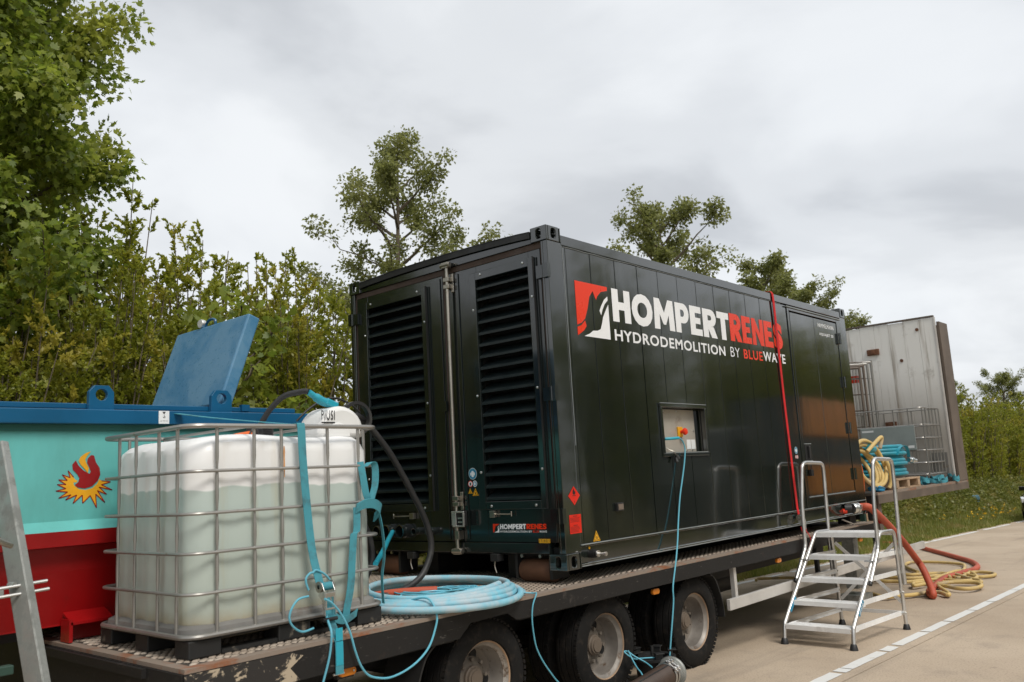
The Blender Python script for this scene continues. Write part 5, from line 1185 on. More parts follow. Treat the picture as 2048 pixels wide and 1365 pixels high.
part('cross_brace', MB().bar((1.318, .02, .86), (1.345, WD - .02, .27), .004, .035), M['alu'], sl_)
part('cross_brace', MB().bar((1.326, WD - .02, .86), (1.353, .02, .27), .004, .035), M['alu'], sl_)
part('cross_bar', MB().box(1.32, 1.335, .0, WD, .15, .185), M['alu'], sl_)
# ================================================================== LOAD on the raised front deck (frame C)
ZU = .239
wp = root('board_wall', 'tall weathered pale grey board wall streaked with rust and grime at the front of the trailer', 'board wall', (10.02, 1.2, ZU), 'C')
yb = .0; i = 0
while yb < 2.40:
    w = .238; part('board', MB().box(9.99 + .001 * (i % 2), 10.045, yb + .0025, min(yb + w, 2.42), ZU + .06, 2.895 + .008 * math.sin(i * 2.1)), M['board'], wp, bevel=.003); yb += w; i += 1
part('top_rail', MB().box(9.975, 10.05, -.01, 2.43, 2.905, 2.93), M['post_brown'], wp)
part('end_trim', MB().box(9.98, 10.05, -.022, .0, ZU + .02, 2.90), M['alu_rail'], wp)
part('bottom_rail', MB().box(9.98, 10.05, -.01, 2.43, ZU, ZU + .055), M['post_brown'], wp)
for y, z, w in ((1.0, 2.45, .10), (.86, 1.20, .10)): part('rusty_lock', MB().box(9.955, 9.989, y - w, y + w, z - .05, z + .05).box(9.94, 9.955, y - .03, y + .03, z - .03, z + .03), M['rust'], wp, bevel=.006)
for y, z in ((.56, 2.25), (.26, 2.73)): part('bolt_hole', MB().cyl((9.989, y, z), (9.980, y, z), .028, 10), M['rust'], wp)
part('access_flap', MB().box(9.975, 9.989, .05, .28, .36, .70), M['pan'], wp)
# stacked site fence panels
fp = root('fence_panels', 'upright stack of rusty mesh fence panels with a small orange tag behind the container', 'fence panels', (9.2, 1.5, ZU), 'C')
for k in range(4):
    xo = 9.62 - k * .11; ya, yb2 = .94 + k * .03, 2.35; zt_ = 2.28 - .035 * k
    part('post', MB().cyl((xo, ya, ZU), (xo, ya, zt_), .021, 10), M['cage'] if k < 2 else M['post_brown'], fp, smooth=True)
    part('post', MB().cyl((xo - .95, yb2, ZU), (xo - .95, yb2, zt_), .021, 10), M['cage'], fp, smooth=True)
    part('top_tube', MB().cyl((xo, ya, zt_ - .03), (xo - .95, yb2, zt_ - .03), .021, 10), M['cage'] if k < 2 else M['post_brown'], fp, smooth=True)
    ms_ = MB()
    for q in range(13): ms_.tube([(xo - .065 * q, ya + .06 + q * .098, ZU + .1), (xo - .065 * q, ya + .06 + q * .098, zt_ - .03)], .0045, 4)
    for q in range(8): ms_.tube([(xo, ya, ZU + .15 + q * .265), (xo - .95, yb2, ZU + .15 + q * .265)], .0045, 4)
    part('mesh', ms_, M['cage'] if k < 2 else M['post_brown'], fp, kind='stuff')
part('orange_tag', MB().box(9.585, 9.593, 1.16, 1.30, 1.93, 2.05), M['red_vinyl'], fp)
# empty cage of a second tank, its sign plate turned this way
ec = root('empty_cage', 'empty galvanised tank cage with a grey sign plate standing before the board wall', 'tank cage', (9.45, .7, ZU), 'C')
CX0, CX1, CY0, CY1 = 9.02, 9.93, .08, 1.28
part('pallet_base', MB().box(CX0 + .0, CX1, CY0, CY1, ZU + .10, ZU + .13).box(CX0, CX0 + .12, CY0, CY1, ZU + .001, ZU + .10).box(CX1 - .12, CX1, CY0, CY1, ZU + .001, ZU + .10), M['concrete_foot'], ec)
for z in (.385, .56, .75, .94, 1.14, 1.40):
    part('cage_rail', MB().tube([(x, y, z) for x, y in rrect(CX0, CX1, CY0, CY1, .06, 3)], .0105, 6, closed=True), M['cage'], ec, smooth=True)
for i in range(6):
    x = CX0 + .02 + i * .174
    for y in (CY0, CY1): part('cage_bar', MB().cyl((x, y, .375), (x, y, 1.40), .009, 6), M['cage'], ec, smooth=True)
for y in (.28, .5, .72, .94, 1.12):
    for x in (CX0, CX1): part('cage_bar', MB().cyl((x, y, .375), (x, y, 1.40), .009, 6), M['cage'], ec, smooth=True)
sp = part('sign_plate', MB().box(CX0 - .022, CX0 - .012, .205, 1.02, .76, 1.135), M['plate'], ec, bevel=.004)
part('plate_label', MB().box(CX0 - .0235, CX0 - .0225, .82, 1.0, 1.07, 1.10), M['white_label'], sp)
lb = part('plate_label', MB().box(CX0 - .0235, CX0 - .0225, .235, .325, .79, .83), M['white_label'], sp)
# pallet with the teal coil
wpal = root('wooden_pallet', 'small wooden pallet under the teal hose coil on the front deck', 'pallet', (7.7, .45, ZU), 'C')
for i in range(5): part('deck_board', MB().box(7.20, 8.22, -.02 + i * .2, .12 + i * .2, ZU + .115, ZU + .138), M['wood'], wpal, bevel=.003)
for x in (7.20, 7.66, 8.12):
    part('stringer', MB().box(x, x + .10, -.015, .91, ZU + .02, ZU + .114), M['wood'], wpal, bevel=.003)
for i in (0, 2, 4): part('bottom_board', MB().box(7.20, 8.22, -.02 + i * .2, .10 + i * .2, ZU + .001, ZU + .019), M['wood'], wpal)
pts = []
for t in np.arange(0, 9 * 2 * PI, 2 * PI / 14):
    k = t / (2 * PI); lay = int(k); r_ = .48 + .020 * math.sin(t * .31) + .012 * math.sin(lay * 2.4)
    pts.append((7.76 + r_ * math.cos(t), .50 + r_ * .92 * math.sin(t), ZU + .168 + .047 * k + .007 * math.sin(t * .83 + lay)))
hose('hose_coil', pts, .030, M['hose_teal'], 'thick teal hose stacked in a round coil on the wooden pallet', 'hose', k=3)
tl = root('coil_strap', 'teal strap with a metal coupling over the teal hose coil', 'strap', (8.1, .2, .75), 'C')
part('webbing', MB().ribbon(spline([(7.55, .05, .70), (7.62, .02, .80), (7.85, .02, .82), (8.08, .06, .76), (8.22, .10, .66)], 5), (.2, 1, 0), .05), M['teal_plastic'], tl)
part('coupling', MB().lathe([(0, 0), (.035, 0), (.035, .05), (.045, .055), (.045, .09), (.028, .10), (.028, .16), (0, .16)], (8.20, .10, .62), (.8, -.3, -.1), 14), M['zincplate'], tl, smooth=True)
pts = []
for t in np.arange(0, 5.2 * 2 * PI, 2 * PI / 14):
    k = t / (2 * PI); a_ = .46 - .03 * k + .04 * math.sin(k * 2.2); b_ = .30 - .018 * k + .03 * math.cos(k * 1.7)
    pts.append((6.62 + a_ * math.cos(t) + .05 * math.sin(t + k), .07 + .030 * k + .10 * math.sin(t) * .9, .575 + b_ * math.sin(t) + .03 * math.sin(k * 2)))
pts = [(7.02, .03, ZU + .028), (7.05, .01, .34), (7.05, .0, .48), (7.02, .02, .62)] + pts
hose('hose_coil', pts, .0255, M['hose_yellow'], 'yellow hose hung in loose upright loops between the container and the teal coil', 'hose', k=3)
hose('hose_end', [(6.62, .12, .76), (6.85, .10, .86), (7.05, .08, .94), (7.12, .08, .93), (7.06, .1, .80)], .0255, M['hose_yellow'], 'bent yellow hose end sticking up over the loops', 'hose')
hb_ = root('hose_wrap', 'dark teal wrapping on top of the yellow hose loops', 'hose wrap', (6.9, .1, .8), 'C')
part('wrap', MB().lathe([(.0, -.09), (.05, -.08), (.06, 0), (.05, .08), (0, .09)], (6.85, .14, .80), (1, .1, -.1), 14), M['teal_plastic'], hb_, smooth=True)
ob_ = root('orange_strip', 'narrow orange strip hanging behind the container end', 'strap', (6.12, .05, .3), 'C')
part('webbing', MB().ribbon(spline([(6.13, .04, .62), (6.135, .03, .45), (6.13, .04, .25)], 4), (1, .2, 0), .04), M['orange'], ob_)
def pile(x, y, mat, label, rs, s=1.):
    r = random.Random(rs); mb = MB()
    for q in range(3):
        c = V(x + r.uniform(-.06, .06) * s, y + r.uniform(-.05, .05), ZU + .03 + .03 * q); a0 = r.uniform(0, 6)
        pp = [(c[0] + (.10 - .015 * q) * s * math.cos(a0 + t), c[1] + .07 * s * math.sin(a0 + t), c[2] + .012 * math.sin(3 * t)) for t in np.linspace(0, 5.2, 12)]
        mb.ribbon(spline(pp, 3), (0, .15, 1), .05)
    return top('strap_pile', mb, mat, label, 'strap', (x, y, ZU), 'C', 'straps heaped on the front deck')
pile(8.62, .03, M['web_teal'], 'teal strap heap right of the wooden pallet, nearest to it', 1, .8)
pile(9.05, .0, M['web_teal'], 'largest teal strap heap in front of the empty cage', 2, 1.3)
pile(9.45, .02, M['web_teal'], 'teal and black strap heap at the corner of the board wall', 3, 1.1)
pile(9.92, -.01, M['web_teal'], 'flat teal strap end at the far corner of the front deck', 4, .7)
bagm = MB()
for c, r_ in (((6.52, .0, ZU + .04), .07), ((6.66, .02, ZU + .03), .06), ((6.40, .03, ZU + .05), .06)):
    bagm.lathe([(0, -r_ * .6)] + [(r_ * math.cos(a) * (1 + .15 * math.sin(a * 5)), r_ * .6 * math.sin(a)) for a in np.linspace(-1.2, 1.2, 6)] + [(0, r_ * .6)], c, (.2, .1, 1), 9)
top('plastic_bag', bagm, M['tarp'], 'crumpled blue plastic bag on the front deck edge under the yellow hose', 'bag', (6.5, .0, ZU), 'C')
# ================================================================== HOSES on the road
cpl = root('hose_coupling', 'silver clamped coupling joining the red hose to the container side', 'coupling', (5.45, -.03, .10), 'C')
part('valve', MB().cyl((5.36, .02, .10), (5.40, -.05, .10), .055, 16), M['ink'], cpl, smooth=True)
part('clamp', MB().lathe([(.0, 0), (.058, 0), (.062, .012), (.062, .03), (.054, .035), (.054, .06), (.062, .064), (.062, .085), (.05, .09), (0, .09)], (5.40, -.06, .10), (.9, -.42, .02), 20), M['zincplate'], cpl, smooth=True)
part('clamp_bolt', MB().box(5.42, 5.47, -.16, -.145, .09, .14), M['zincplate'], cpl)
part('red_tape', MB().cyl((5.33, .03, .075), (5.35, -.012, .075), .03, 10), M['red_vinyl'], cpl)
red = [(5.46, -.09, .105), (5.52, -.13, .112)] + [(p[0] + .05, p[1], p[2]) for p in HOSE_RED[1:-1]] + [(7.02, -.27, -.78), (6.96, -.34, -.93), (6.86, -.40, -1.04), (6.85, -.40, -1.085), (6.98, -.33, -1.085), (7.25, -.24, -1.09)]
hose('discharge_hose', red + HOSE_RED2[::-1], .043, M['hose_red'], 'thick red hose running from the container to the road and back under the trailer', 'hose', k=6, n=14)
for i, (p, lab) in enumerate(((HOSE_Y1, 'yellow hose lying on the road in the tangle, furthest run under the trailer'), (HOSE_Y2, 'yellow hose crossing the tangle in a wide flat loop'), (HOSE_Y3, 'yellow hose making the far loop of the tangle beside the bent red hose'), (HOSE_Y4, 'yellow hose wound in the two nearest loops of the tangle'), (HOSE_Y5, 'yellow hose run passing behind the step ladder towards the trailer'))):
    q = [(a, b, c - .002 + .004 * i) for a, b, c in p]
    hose('water_hose', q, .0255, M['hose_yellow'], lab, 'hose', group='yellow hoses tangled on the road')
hose('water_hose', HOSE_Y6, .022, M['hose_yellow'], 'thin yellow hose glimpsed under the trailer behind the aluminium rail', 'hose', group='yellow hoses tangled on the road')
# strap hanging at the corner of the container by the coupling
top('red_tail', MB().ribbon(spline([(6.05, .02, .06), (6.12, -.04, .0), (6.2, -.06, -.06), (6.25, -.07, -.14)], 4), (.3, 1, 0), .04), M['web_red'], 'short red strap tail hanging by the red hose coupling', 'strap', (6.1, 0, 0), 'C')
top('spanner', MB().bar((5.15, -.02, -.01), (5.42, -.05, -.085), .02, .012), M['polish'], 'small bright steel bar lying under the container edge by the coupling', 'steel bar', (5.3, 0, -.08), 'C')
# big suction hose with its strainer in the bottom of the picture
bh = root('suction_line', 'wide brown ribbed suction hose with a steel flange and clamps lying by the wheels', 'suction hose', (.75, -.3, -.97), 'C')
ax0, ax1 = V(.98, -.19, -.862), V(-.35, -.46, -.845)
dv = nrm(ax1 - ax0); prof = []
for i in range(int(np.linalg.norm(ax1 - ax0) / .008)): prof.append((.083 + .0035 * (i % 2), .06 + i * .008))
part('ribbed_hose', MB().lathe(prof, ax0, dv, 32), M['hose_brown'], bh, smooth=True)
part('stripe', MB().tube(spline([ax0 + dv * k + V(.0, -.030, .080) for k in (.06, .4, .8, 1.2)], 3), .006, 5), M['hose_black'], bh)
part('flange', MB().lathe([(.075, .0), (.112, .0), (.116, .006), (.116, .022), (.108, .03), (.098, .032), (.096, .05), (.084, .055)], ax0, dv, 36).lathe([(.0, .004), (.08, .002)], ax0, dv, 36), M['galv'], bh, smooth=True)
for k in (.075, .135):
    cl = part('hose_clamp', MB().lathe([(.088, k), (.0925, k + .001), (.0925, k + .022), (.088, k + .023)], ax0, dv, 36), M['zincplate'], bh, smooth=True)
    c = ax0 + dv * (k + .011) + V(0, -.052, .085)
    part('clamp_bolt', MB().cyl(c + V(.015, .05, .02), c + V(-.005, -.06, -.04), .007, 8).cyl(c + V(.012, .03, .015), c + V(.01, .012, .008), .015, 8).cyl(c + V(0, -.03, -.02), c + V(-.003, -.048, -.03), .015, 8), M['polish'], cl, smooth=True)
fs_ = root('strainer', 'black plastic strainer with square feet standing beside the suction hose', 'strainer', (1.02, .02, -.97), 'C')
cz = V(1.05, .03, -.775)
part('body', MB().lathe([(.13, -.19), (.135, -.03), (.185, -.02), (.187, .0), (.12, .004), (.115, -.06), (0, -.06)], cz, (0, 0, 1), 28), M['pallet_black'], fs_, smooth=True)
for k in range(5):
    a = 2 * PI * k / 5 + .3; c = cz + V(.145 * math.cos(a), .145 * math.sin(a), 0); t_ = V(-math.sin(a), math.cos(a), 0); r_ = V(math.cos(a), math.sin(a), 0)
    part('strainer_foot', MB().obox(c + V(0, 0, .022), t_ * .030, r_ * .016, V(0, 0, .020)).obox(c + r_ * .012 + V(0, 0, .045), t_ * .036, r_ * .034, V(0, 0, .004)), M['pallet_black'], fs_, bevel=.003)
part('centre_pin', MB().cyl(cz, cz + V(0, 0, .075), .013, 10), M['pallet_black'], fs_, smooth=True)
hose('tie_line', [(cz[0] - .08, cz[1] - .1, -.765), (.84, .0, -.755), (.72, -.04, -.735), (.63, -.05, -.70), (.60, -.02, -.66), (.635, -.03, -.665), (.66, -.07, -.70), (.69, -.14, -.74), (.66, -.22, -.765)], .0055, M['cable'], 'teal cord knotted over the brown suction hose', 'cord', k=6)
hose('tie_line', [(.63, -.035, -.655), (.63, -.07, -.72), (.58, -.14, -.76), (.48, -.25, -.78), (.40, -.33, -.85)], .0055, M['cable'], 'teal cord hanging from the knot down over the suction hose to the left', 'cord', k=6)
# ================================================================== BIN, CAR (frame W)
bn = root('litter_bin', 'blue grey litter bin with a flat lid half hidden in the flowers on the verge', 'bin', (29.9, 4.75, -.01), 'W')
part('body', MB().lathe([(0, 0), (.22, 0), (.235, .1), (.25, .62), (0, .62)], (29.9, 4.75, -.01), (0, 0, 1), 20), M['bin'], bn, smooth=True)
part('lid', MB().lathe([(0, .0), (.26, .0), (.27, .03), (.26, .13), (.22, .17), (0, .18)], (29.9, 4.75, .66), (0, 0, 1), 20), M['bin'], bn, smooth=True)
part('post', MB().box(29.86, 29.94, 4.71, 4.79, .60, .67), M['frame_black'], bn)
ca = root('parked_car', 'black car parked at the road edge at the right, facing the camera', 'car', (28.9, 1.75, 0), 'W')
def carw(y): return .88 - .10 * abs(y) ** 3
st_ = [  # x from the nose, half width, lower z, belt z, top z, roof half width
    (26.72, .60, .34, .62, .66, .55), (26.80, .76, .22, .70, .76, .66), (27.0, .85, .18, .80, .86, .70), (27.5, .89, .18, .90, .95, .74), (28.1, .90, .18, .95, 1.02, .74), (28.55, .90, .18, .96, 1.32, .66), (29.0, .90, .18, .97, 1.50, .60), (29.8, .90, .18, .97, 1.52, .60), (30.5, .89, .18, .98, 1.42, .58), (30.9, .86, .22, .95, 1.05, .62), (31.1, .74, .34, .80, .88, .60)]
mb = MB(); rings = []
for x, hw, z0, zb_, zt_, rw in st_:
    rings.append([(x, 1.75 + a, z) for a, z in ((-hw * .9, z0), (-hw, z0 + .15), (-hw, zb_ - .1), (-hw * .96, zb_), (-rw, zt_), (0, zt_ + .025), (rw, zt_), (hw * .96, zb_), (hw, zb_ - .1), (hw, z0 + .15), (hw * .9, z0))])
n_ = len(rings[0]); fs = []
for i in range(len(rings) - 1):
    for k in range(n_): l = (k + 1) % n_; fs.append((i * n_ + k, i * n_ + l, (i + 1) * n_ + l, (i + 1) * n_ + k))
fs += [tuple(range(n_))[::-1], tuple((len(rings) - 1) * n_ + k for k in range(n_))]
bo = part('body', mb.add([p for r in rings for p in r], fs), M['carpaint'], ca, smooth=True)
sub = bo.modifiers.new('sub', 'SUBSURF'); sub.levels = 1; sub.render_levels = 2
part('windscreen', MB().add([(28.16, 1.75 - .68, 1.04), (28.16, 1.75 + .68, 1.04), (28.86, 1.75 + .57, 1.47), (28.86, 1.75 - .57, 1.47)], [(0, 1, 2, 3)]), M['glass'], ca)
for s_ in (-1, 1):
    part('headlamp', MB().obox((26.93, 1.75 + s_ * .66, .70), (.09, s_ * .03, .03), (-.05, s_ * .15, 0), (-.01, 0, .07)), M['lamp_glass'], ca, bevel=.02)
    part('mirror', MB().obox((28.25, 1.75 + s_ * 1.0, 1.04), (.05, 0, 0), (0, .10, 0), (0, 0, .07)), M['carpaint'], ca, bevel=.02)
    for x in (27.55, 30.2):
        w_ = part('wheel', MB().lathe([(.20, 0), (.30, -.0), (.325, .03), (.325, .17), (.30, .2), (.2, .2)], (x, 1.75 + s_ * .90, .325), (0, -s_, 0), 28), M['tyre'], ca, smooth=True)
        part('rim', MB().lathe([(.2, .0), (.19, .03), (.06, .02), (0, .015)], (x, 1.75 + s_ * .895, .325), (0, -s_, 0), 20), M['rim'], w_, smooth=True)
part('grille', MB().box(26.70, 26.74, 1.45, 2.05, .40, .58), M['ink'], ca)
part('number_plate', MB().box(26.685, 26.70, 1.52, 1.98, .42, .53), M['yellow'], ca)
# added out of view: lorry-shaped stand-in, coloured for the orange reflection in the container
lo = root('parked_lorry', 'orange and dark grey lorry parked across the road, mirrored in the glossy container side', 'lorry', (21.5, -7.2, 0), 'W')
part('body', MB().box(18.6, 23.2, -8.2, -6.05, 2.85, 3.95), M['lorry_orange'], lo, bevel=.05)
part('end_panel', MB().box(18.56, 18.599, -8.22, -6.04, 2.8, 4.0), M['lorry_grey'], lo)  # grey ends limit the orange band in the reflection
part('end_panel', MB().box(18.36, 18.399, -8.22, -5.99, 1.1, 2.0), M['lorry_grey'], lo)
part('lower_panel', MB().box(18.4, 23.4, -8.2, -6.0, 1.15, 2.0), M['lorry_orange'], lo, bevel=.05)
part('dark_band', MB().box(17.6, 25.5, -8.15, -6.15, 2.01, 2.84), M['lorry_grey'], lo)
part('chassis', MB().box(14.2, 25.4, -7.9, -6.4, .55, 1.14), M['frame_black'], lo)
cab = part('cab', MB().prism([(13.9, .5), (13.9, 1.6), (14.2, 2.9), (15.4, 3.0), (15.4, .5)], lambda u, v, w: (u, w, v), -8.2, -6.0), M['lorry_grey'], lo, bevel=.06)
part('side_window', MB().box(14.3, 15.2, -5.995, -5.985, 1.75, 2.6), M['glass'], cab)
for x in (14.7, 22.9, 24.2): part('wheel', MB().lathe([(.0, .05), (.28, .05), (.30, 0), (.50, .02), (.52, .06), (.52, .3), (.3, .32)], (x, -5.98, .52), (0, -1, 0), 28), M['tyre'], lo, smooth=True)
# ================================================================== VEGETATION (frame W)
def unit(a): return a / (np.linalg.norm(a, axis=1)[:, None] + 1e-9)
def leafset(P, D, size, w=.28, shape='leaf', flat=.6):
    N = len(P); D = unit(D)
    up = RNG.normal(size=(N, 3)) * (1 - flat) + np.array([0, 0, 1]) * flat
    S = unit(np.cross(D, up)); Nn = np.cross(S, D); s = (size * RNG.uniform(.65, 1.25, N))[:, None]
    if shape == 'leaf':
        vs = np.stack([P, P + D * s * .5 + S * s * w + Nn * s * .07, P + D * s - Nn * s * .08, P + D * s * .5 - S * s * w + Nn * s * .07], 1)
        return vs.reshape(-1, 3), np.arange(N * 4).reshape(N, 4)
    prof = [(0, 0), (.10, .30), (.30, .50), (.36, .26), (.66, .40), (.66, .14), (1.0, 0), (.66, -.14), (.66, -.40), (.36, -.26), (.30, -.50), (.10, -.30)]
    vs = np.stack([P + D * s * a + S * s * b - Nn * s * .25 * (a * a + .6 * b * b) for a, b in prof], 1)
    return vs.reshape(-1, 3), np.arange(N * 12).reshape(N, 12)
def join(ls):
    vs, fs, k = [], [], 0
    for v, f in ls: vs.append(v); fs.append(f + k); k += len(v)
    return np.concatenate(vs), np.concatenate(fs)
def vegetation(name, label, cat, wood, leaf, lmat, loc, group=None, woodname='stems', leafname='foliage', bark='bark'):
    r = bpy.data.objects.new(name, None); COL.objects.link(r); r.location = loc; r.empty_display_size = .3; BASE[r.name] = (0, 0, 0)
    tag(r, label, cat, group)
    part(woodname, wood, M[bark], r, smooth=True)
    o = bpy.data.objects.new(leafname, quick(leafname, leaf[0], leaf[1], M[lmat])); COL.objects.link(o); o.parent = r; BASE[o.name] = (0, 0, 0)
    return r
def shrub(seed, H=4.5, Rb=.85, nst=28, ntw=38, nlf=26, size=.054):
    rr = random.Random(seed); g = np.random.default_rng(seed); mb = MB(); P, D = [], []
    for i in range(nst):
        a = rr.uniform(0, 2 * PI); r0 = .25 * math.sqrt(rr.random()); a2 = a + rr.uniform(-.5, .5); r1 = Rb * math.sqrt(rr.random()) * 1.05
        h = H * (rr.uniform(.78, 1.05) - .30 * (r1 / Rb) ** 2 * rr.uniform(.4, 1)); 
        p0, p1 = V(r0 * math.cos(a), r0 * math.sin(a), 0), V(r1 * math.cos(a2), r1 * math.sin(a2), h)
        pth = np.array([p0 + (p1 - p0) * V(t ** 1.3, t ** 1.3, t) + V(.05 * math.sin(5 * t + i), .05 * math.cos(4 * t + i), 0) for t in np.linspace(0, 1, 8)])
        mb.tube(pth, np.linspace(.020, .004, 8), 5, caps=False)
        for j in range(ntw):
            t = rr.uniform(.10, 1.0) ** .85; q = t * 7; k = min(int(q), 6); b = pth[k] + (pth[k + 1] - pth[k]) * (q - k)
            az = rr.uniform(0, 2 * PI); ln = (.18 + .55 * (1 - t)) * rr.uniform(.6, 1.2) * Rb; el = rr.uniform(.2, 1.1)
            d = V(math.cos(az) * math.cos(el), math.sin(az) * math.cos(el), math.sin(el))
            n = nlf if t < .85 else nlf + 3
            u = np.linspace(.15, 1, n)[:, None] + g.uniform(-.04, .04, (n, 1))
            pts = b + d * ln * u + V(0, 0, .12) * u * u * ln
            P.append(pts); D.append(d * .8 + g.normal(size=(n, 3)) * .65 + V(0, 0, .25))
    return mb, leafset(np.concatenate(P), np.concatenate(D), size, .27, flat=.35)
def tree(seed, H, h0, prof, nl=20, ns=7, nc=3, lpc=34, cr=.20, size=.10, shape='leaf', tr=.16, extra=(), w=.34, elev=(.15, .75), top_clumps=8, var=(.45, 1.32)):
    rr = random.Random(seed); g = np.random.default_rng(seed); mb = MB(); P, D = [], []
    tp = np.array([V(.10 * math.sin(3 * t + seed), .10 * math.cos(2.3 * t + seed), 0) * t + V(0, 0, H * t) for t in np.linspace(0, 1, 12)])
    mb.tube(tp, np.linspace(tr, .012, 12), 8, caps=False)
    def clump(c, k=1.):
        n = int(lpc * k * rr.uniform(.6, 1.3)); q = unit(g.normal(size=(n, 3))) * (g.random((n, 1)) ** .5) * cr * 1.55 * rr.uniform(.7, 1.2) * V(1, 1, .8)
        P.append(c + q); D.append(unit(q) * .7 + g.normal(size=(n, 3)) * .5 + V(0, 0, -.15))
    def limb(b, d, ln, rad, subs):
        n = 7; pth = np.array([b + d * ln * t + V(0, 0, .22) * ln * t * t + g.normal(size=3) * .03 * ln * t for t in np.linspace(0, 1, n)])
        mb.tube(pth, np.linspace(rad, .006, n), 5, caps=False)
        for j in range(subs):
            t = rr.uniform(.28, 1.0); k = min(int(t * (n - 1)), n - 2); q = pth[k] + (pth[k + 1] - pth[k]) * (t * (n - 1) - k)
            sd = nrm(d + g.normal(size=3) * .65 + V(0, 0, .25)); sl = ln * rr.uniform(.16, .34)
            mb.tube([q, q + sd * sl * .5 + V(0, 0, .02), q + sd * sl], [.010, .007, .003], 4, caps=False)
            for c in range(nc): clump(q + sd * sl * rr.uniform(.35, 1.05))
        clump(pth[-1]); clump(pth[-2], .7)
    for i in range(nl):
        h = h0 + (H * .97 - h0) * ((i + rr.uniform(0, .9)) / nl); az = i * 2.39996 + rr.uniform(-.4, .4); ln = prof((h - h0) / (H - h0)) * rr.uniform(*var)
        el = elev[0] + (elev[1] - elev[0]) * ((h - h0) / (H - h0)) + rr.uniform(-.15, .15)
        k = min(int(h / H * 11), 10); b = tp[k] + (tp[k + 1] - tp[k]) * (h / H * 11 - k)
        limb(b, V(math.cos(az) * math.cos(el), math.sin(az) * math.cos(el), math.sin(el)), ln, .012 + .022 * ln, max(2, int(ns * min(1.2, ln / 1.2))))
    for (h, d, ln, s_) in extra:
        limb(V(0, 0, h), nrm(d), ln, .02, s_)
        for q in range(6): clump(V(0, 0, h) + nrm(d) * ln * rr.uniform(.72, 1.12) + V(0, 0, .2 * ln) + g.normal(size=3) * .12, .8)
    for i in range(top_clumps): clump(tp[-1] + V(0, 0, -.09 * i) + g.normal(size=3) * .05 * i * V(1, 1, .3), .6)
    return mb, leafset(np.concatenate(P), np.concatenate(D), size, w, shape, flat=.45)
# shrubs of the hedge: six kinds, then copies
LBL_A, GRP_A = 'feathery yellow green shrub in the tall hedge behind the trailer', 'hedge shrubs behind the trailer'
LBL_B, GRP_B = 'bushy green shrub in the hedge above the flowery verge at the right', 'hedge shrubs at the right'
protos = []
for i in range(6):
    w_, l_ = shrub(20 + i, H=[4.5, 4.2, 4.7, 4.0, 4.4, 3.6][i], Rb=[.85, 1.0, .8, 1.05, .9, 1.1][i])
    protos.append(vegetation('hedge_shrub', LBL_A, 'shrub', w_, l_, 'leaf_shrub', (-5.2 + i * 1.05, 5.4 + .25 * math.sin(i * 2.1), -.02), GRP_A))
rr = random.Random(4)
k = 0
def put(x, y, s=1., lab=LBL_A, grp=GRP_A, src=None):
    global k; k += 1
    p_ = protos[(k * 5 + 3) % 6] if src is None else src
    copy_thing(p_, (x, y, -.02), rr.uniform(0, 6.28), lab, grp, (s * rr.uniform(.95, 1.1), s * rr.uniform(.95, 1.1), s * rr.uniform(.93, 1.06)))
for i in range(8): put(1.15 + i * 1.0, 5.45 + rr.uniform(-.3, .3), rr.uniform(1.04, 1.14))
for i in range(11): put(-5.6 + i * 1.25, 6.7 + rr.uniform(-.3, .3), rr.uniform(1.08, 1.2))
for i in range(12): put(-6.0 + i * 1.15, 4.75 + rr.uniform(-.2, .2), rr.uniform(.55, .68))
for i in range(7): put(9.6 + i * 1.9, 5.8 + rr.uniform(-.3, .3), .92)
x = 22.
while x < 75:
    put(x, 6.0 + rr.uniform(-.4, .4), rr.uniform(1.12, 1.28), LBL_B, GRP_B); put(x + .6, 7.6 + rr.uniform(-.5, .5), rr.uniform(1.2, 1.36), LBL_B, GRP_B)
    x += 1.5 + (x - 22) * .03
# big maple at the left, alders beyond
w_, l_ = tree(5, 9.6, 2.2, lambda t: 2.35 * (1 - .42 * t), nl=84, ns=11, nc=3, lpc=40, cr=.22, size=.088, shape='maple', tr=.17, top_clumps=10, elev=(.05, .85), var=(.72, 1.08))
vegetation('maple_tree', 'large dense maple tree with bright lobed leaves rising at the left edge', 'tree', w_, l_, 'leaf_maple', (-2.58, 7.2, 0), woodname='trunk', leafname='crown')
w_, l_ = tree(9, 3.4, 1.5, lambda t: .8 * (1 - .4 * t), nl=16, ns=5, nc=2, lpc=11, cr=.15, size=.115, shape='maple', tr=.04, top_clumps=4)
ym = vegetation('young_maple', 'young maple with broad light leaves growing in the hedge above the open blue lid', 'tree', w_, l_, 'leaf_maple', (.05, 4.7, 0), woodname='trunk', leafname='crown')
copy_thing(ym, (2.55, 4.9, 0), 2.0, 'young maple with light leaves just left of the container top corner', None, (.9, .9, 1.03))
AP = lambda t: 1.95 * (1 - t) ** .75 + .25
w_, l_ = tree(31, 9.55, 4.0, AP, nl=32, ns=8, nc=2, lpc=42, cr=.17, size=.085, tr=.14, extra=[(6.45, (-.62, .70, .30), 1.9, 0)] )
va = vegetation('alder_tree', 'tall slender tree standing against the sky above the left end door', 'tree', w_, l_, 'leaf_alder', (7.0, 10.0, 0), woodname='trunk', leafname='crown')
w_, l_ = tree(33, 10.2, 4.6, lambda t: 2.75 * (1 - t) ** .6 + .3, nl=32, ns=9, nc=2, lpc=30, cr=.18, size=.12, tr=.16)
vb = vegetation('alder_tree', 'rounded tree rising above the middle of the container roof', 'tree', w_, l_, 'leaf_alder', (18.5, 10.2, 0), woodname='trunk', leafname='crown')
w_, l_ = tree(35, 9.9, 4.8, lambda t: 1.9 * (1 - t) ** .55 + .3, nl=24, ns=8, nc=2, lpc=30, cr=.20, size=.14, tr=.14)
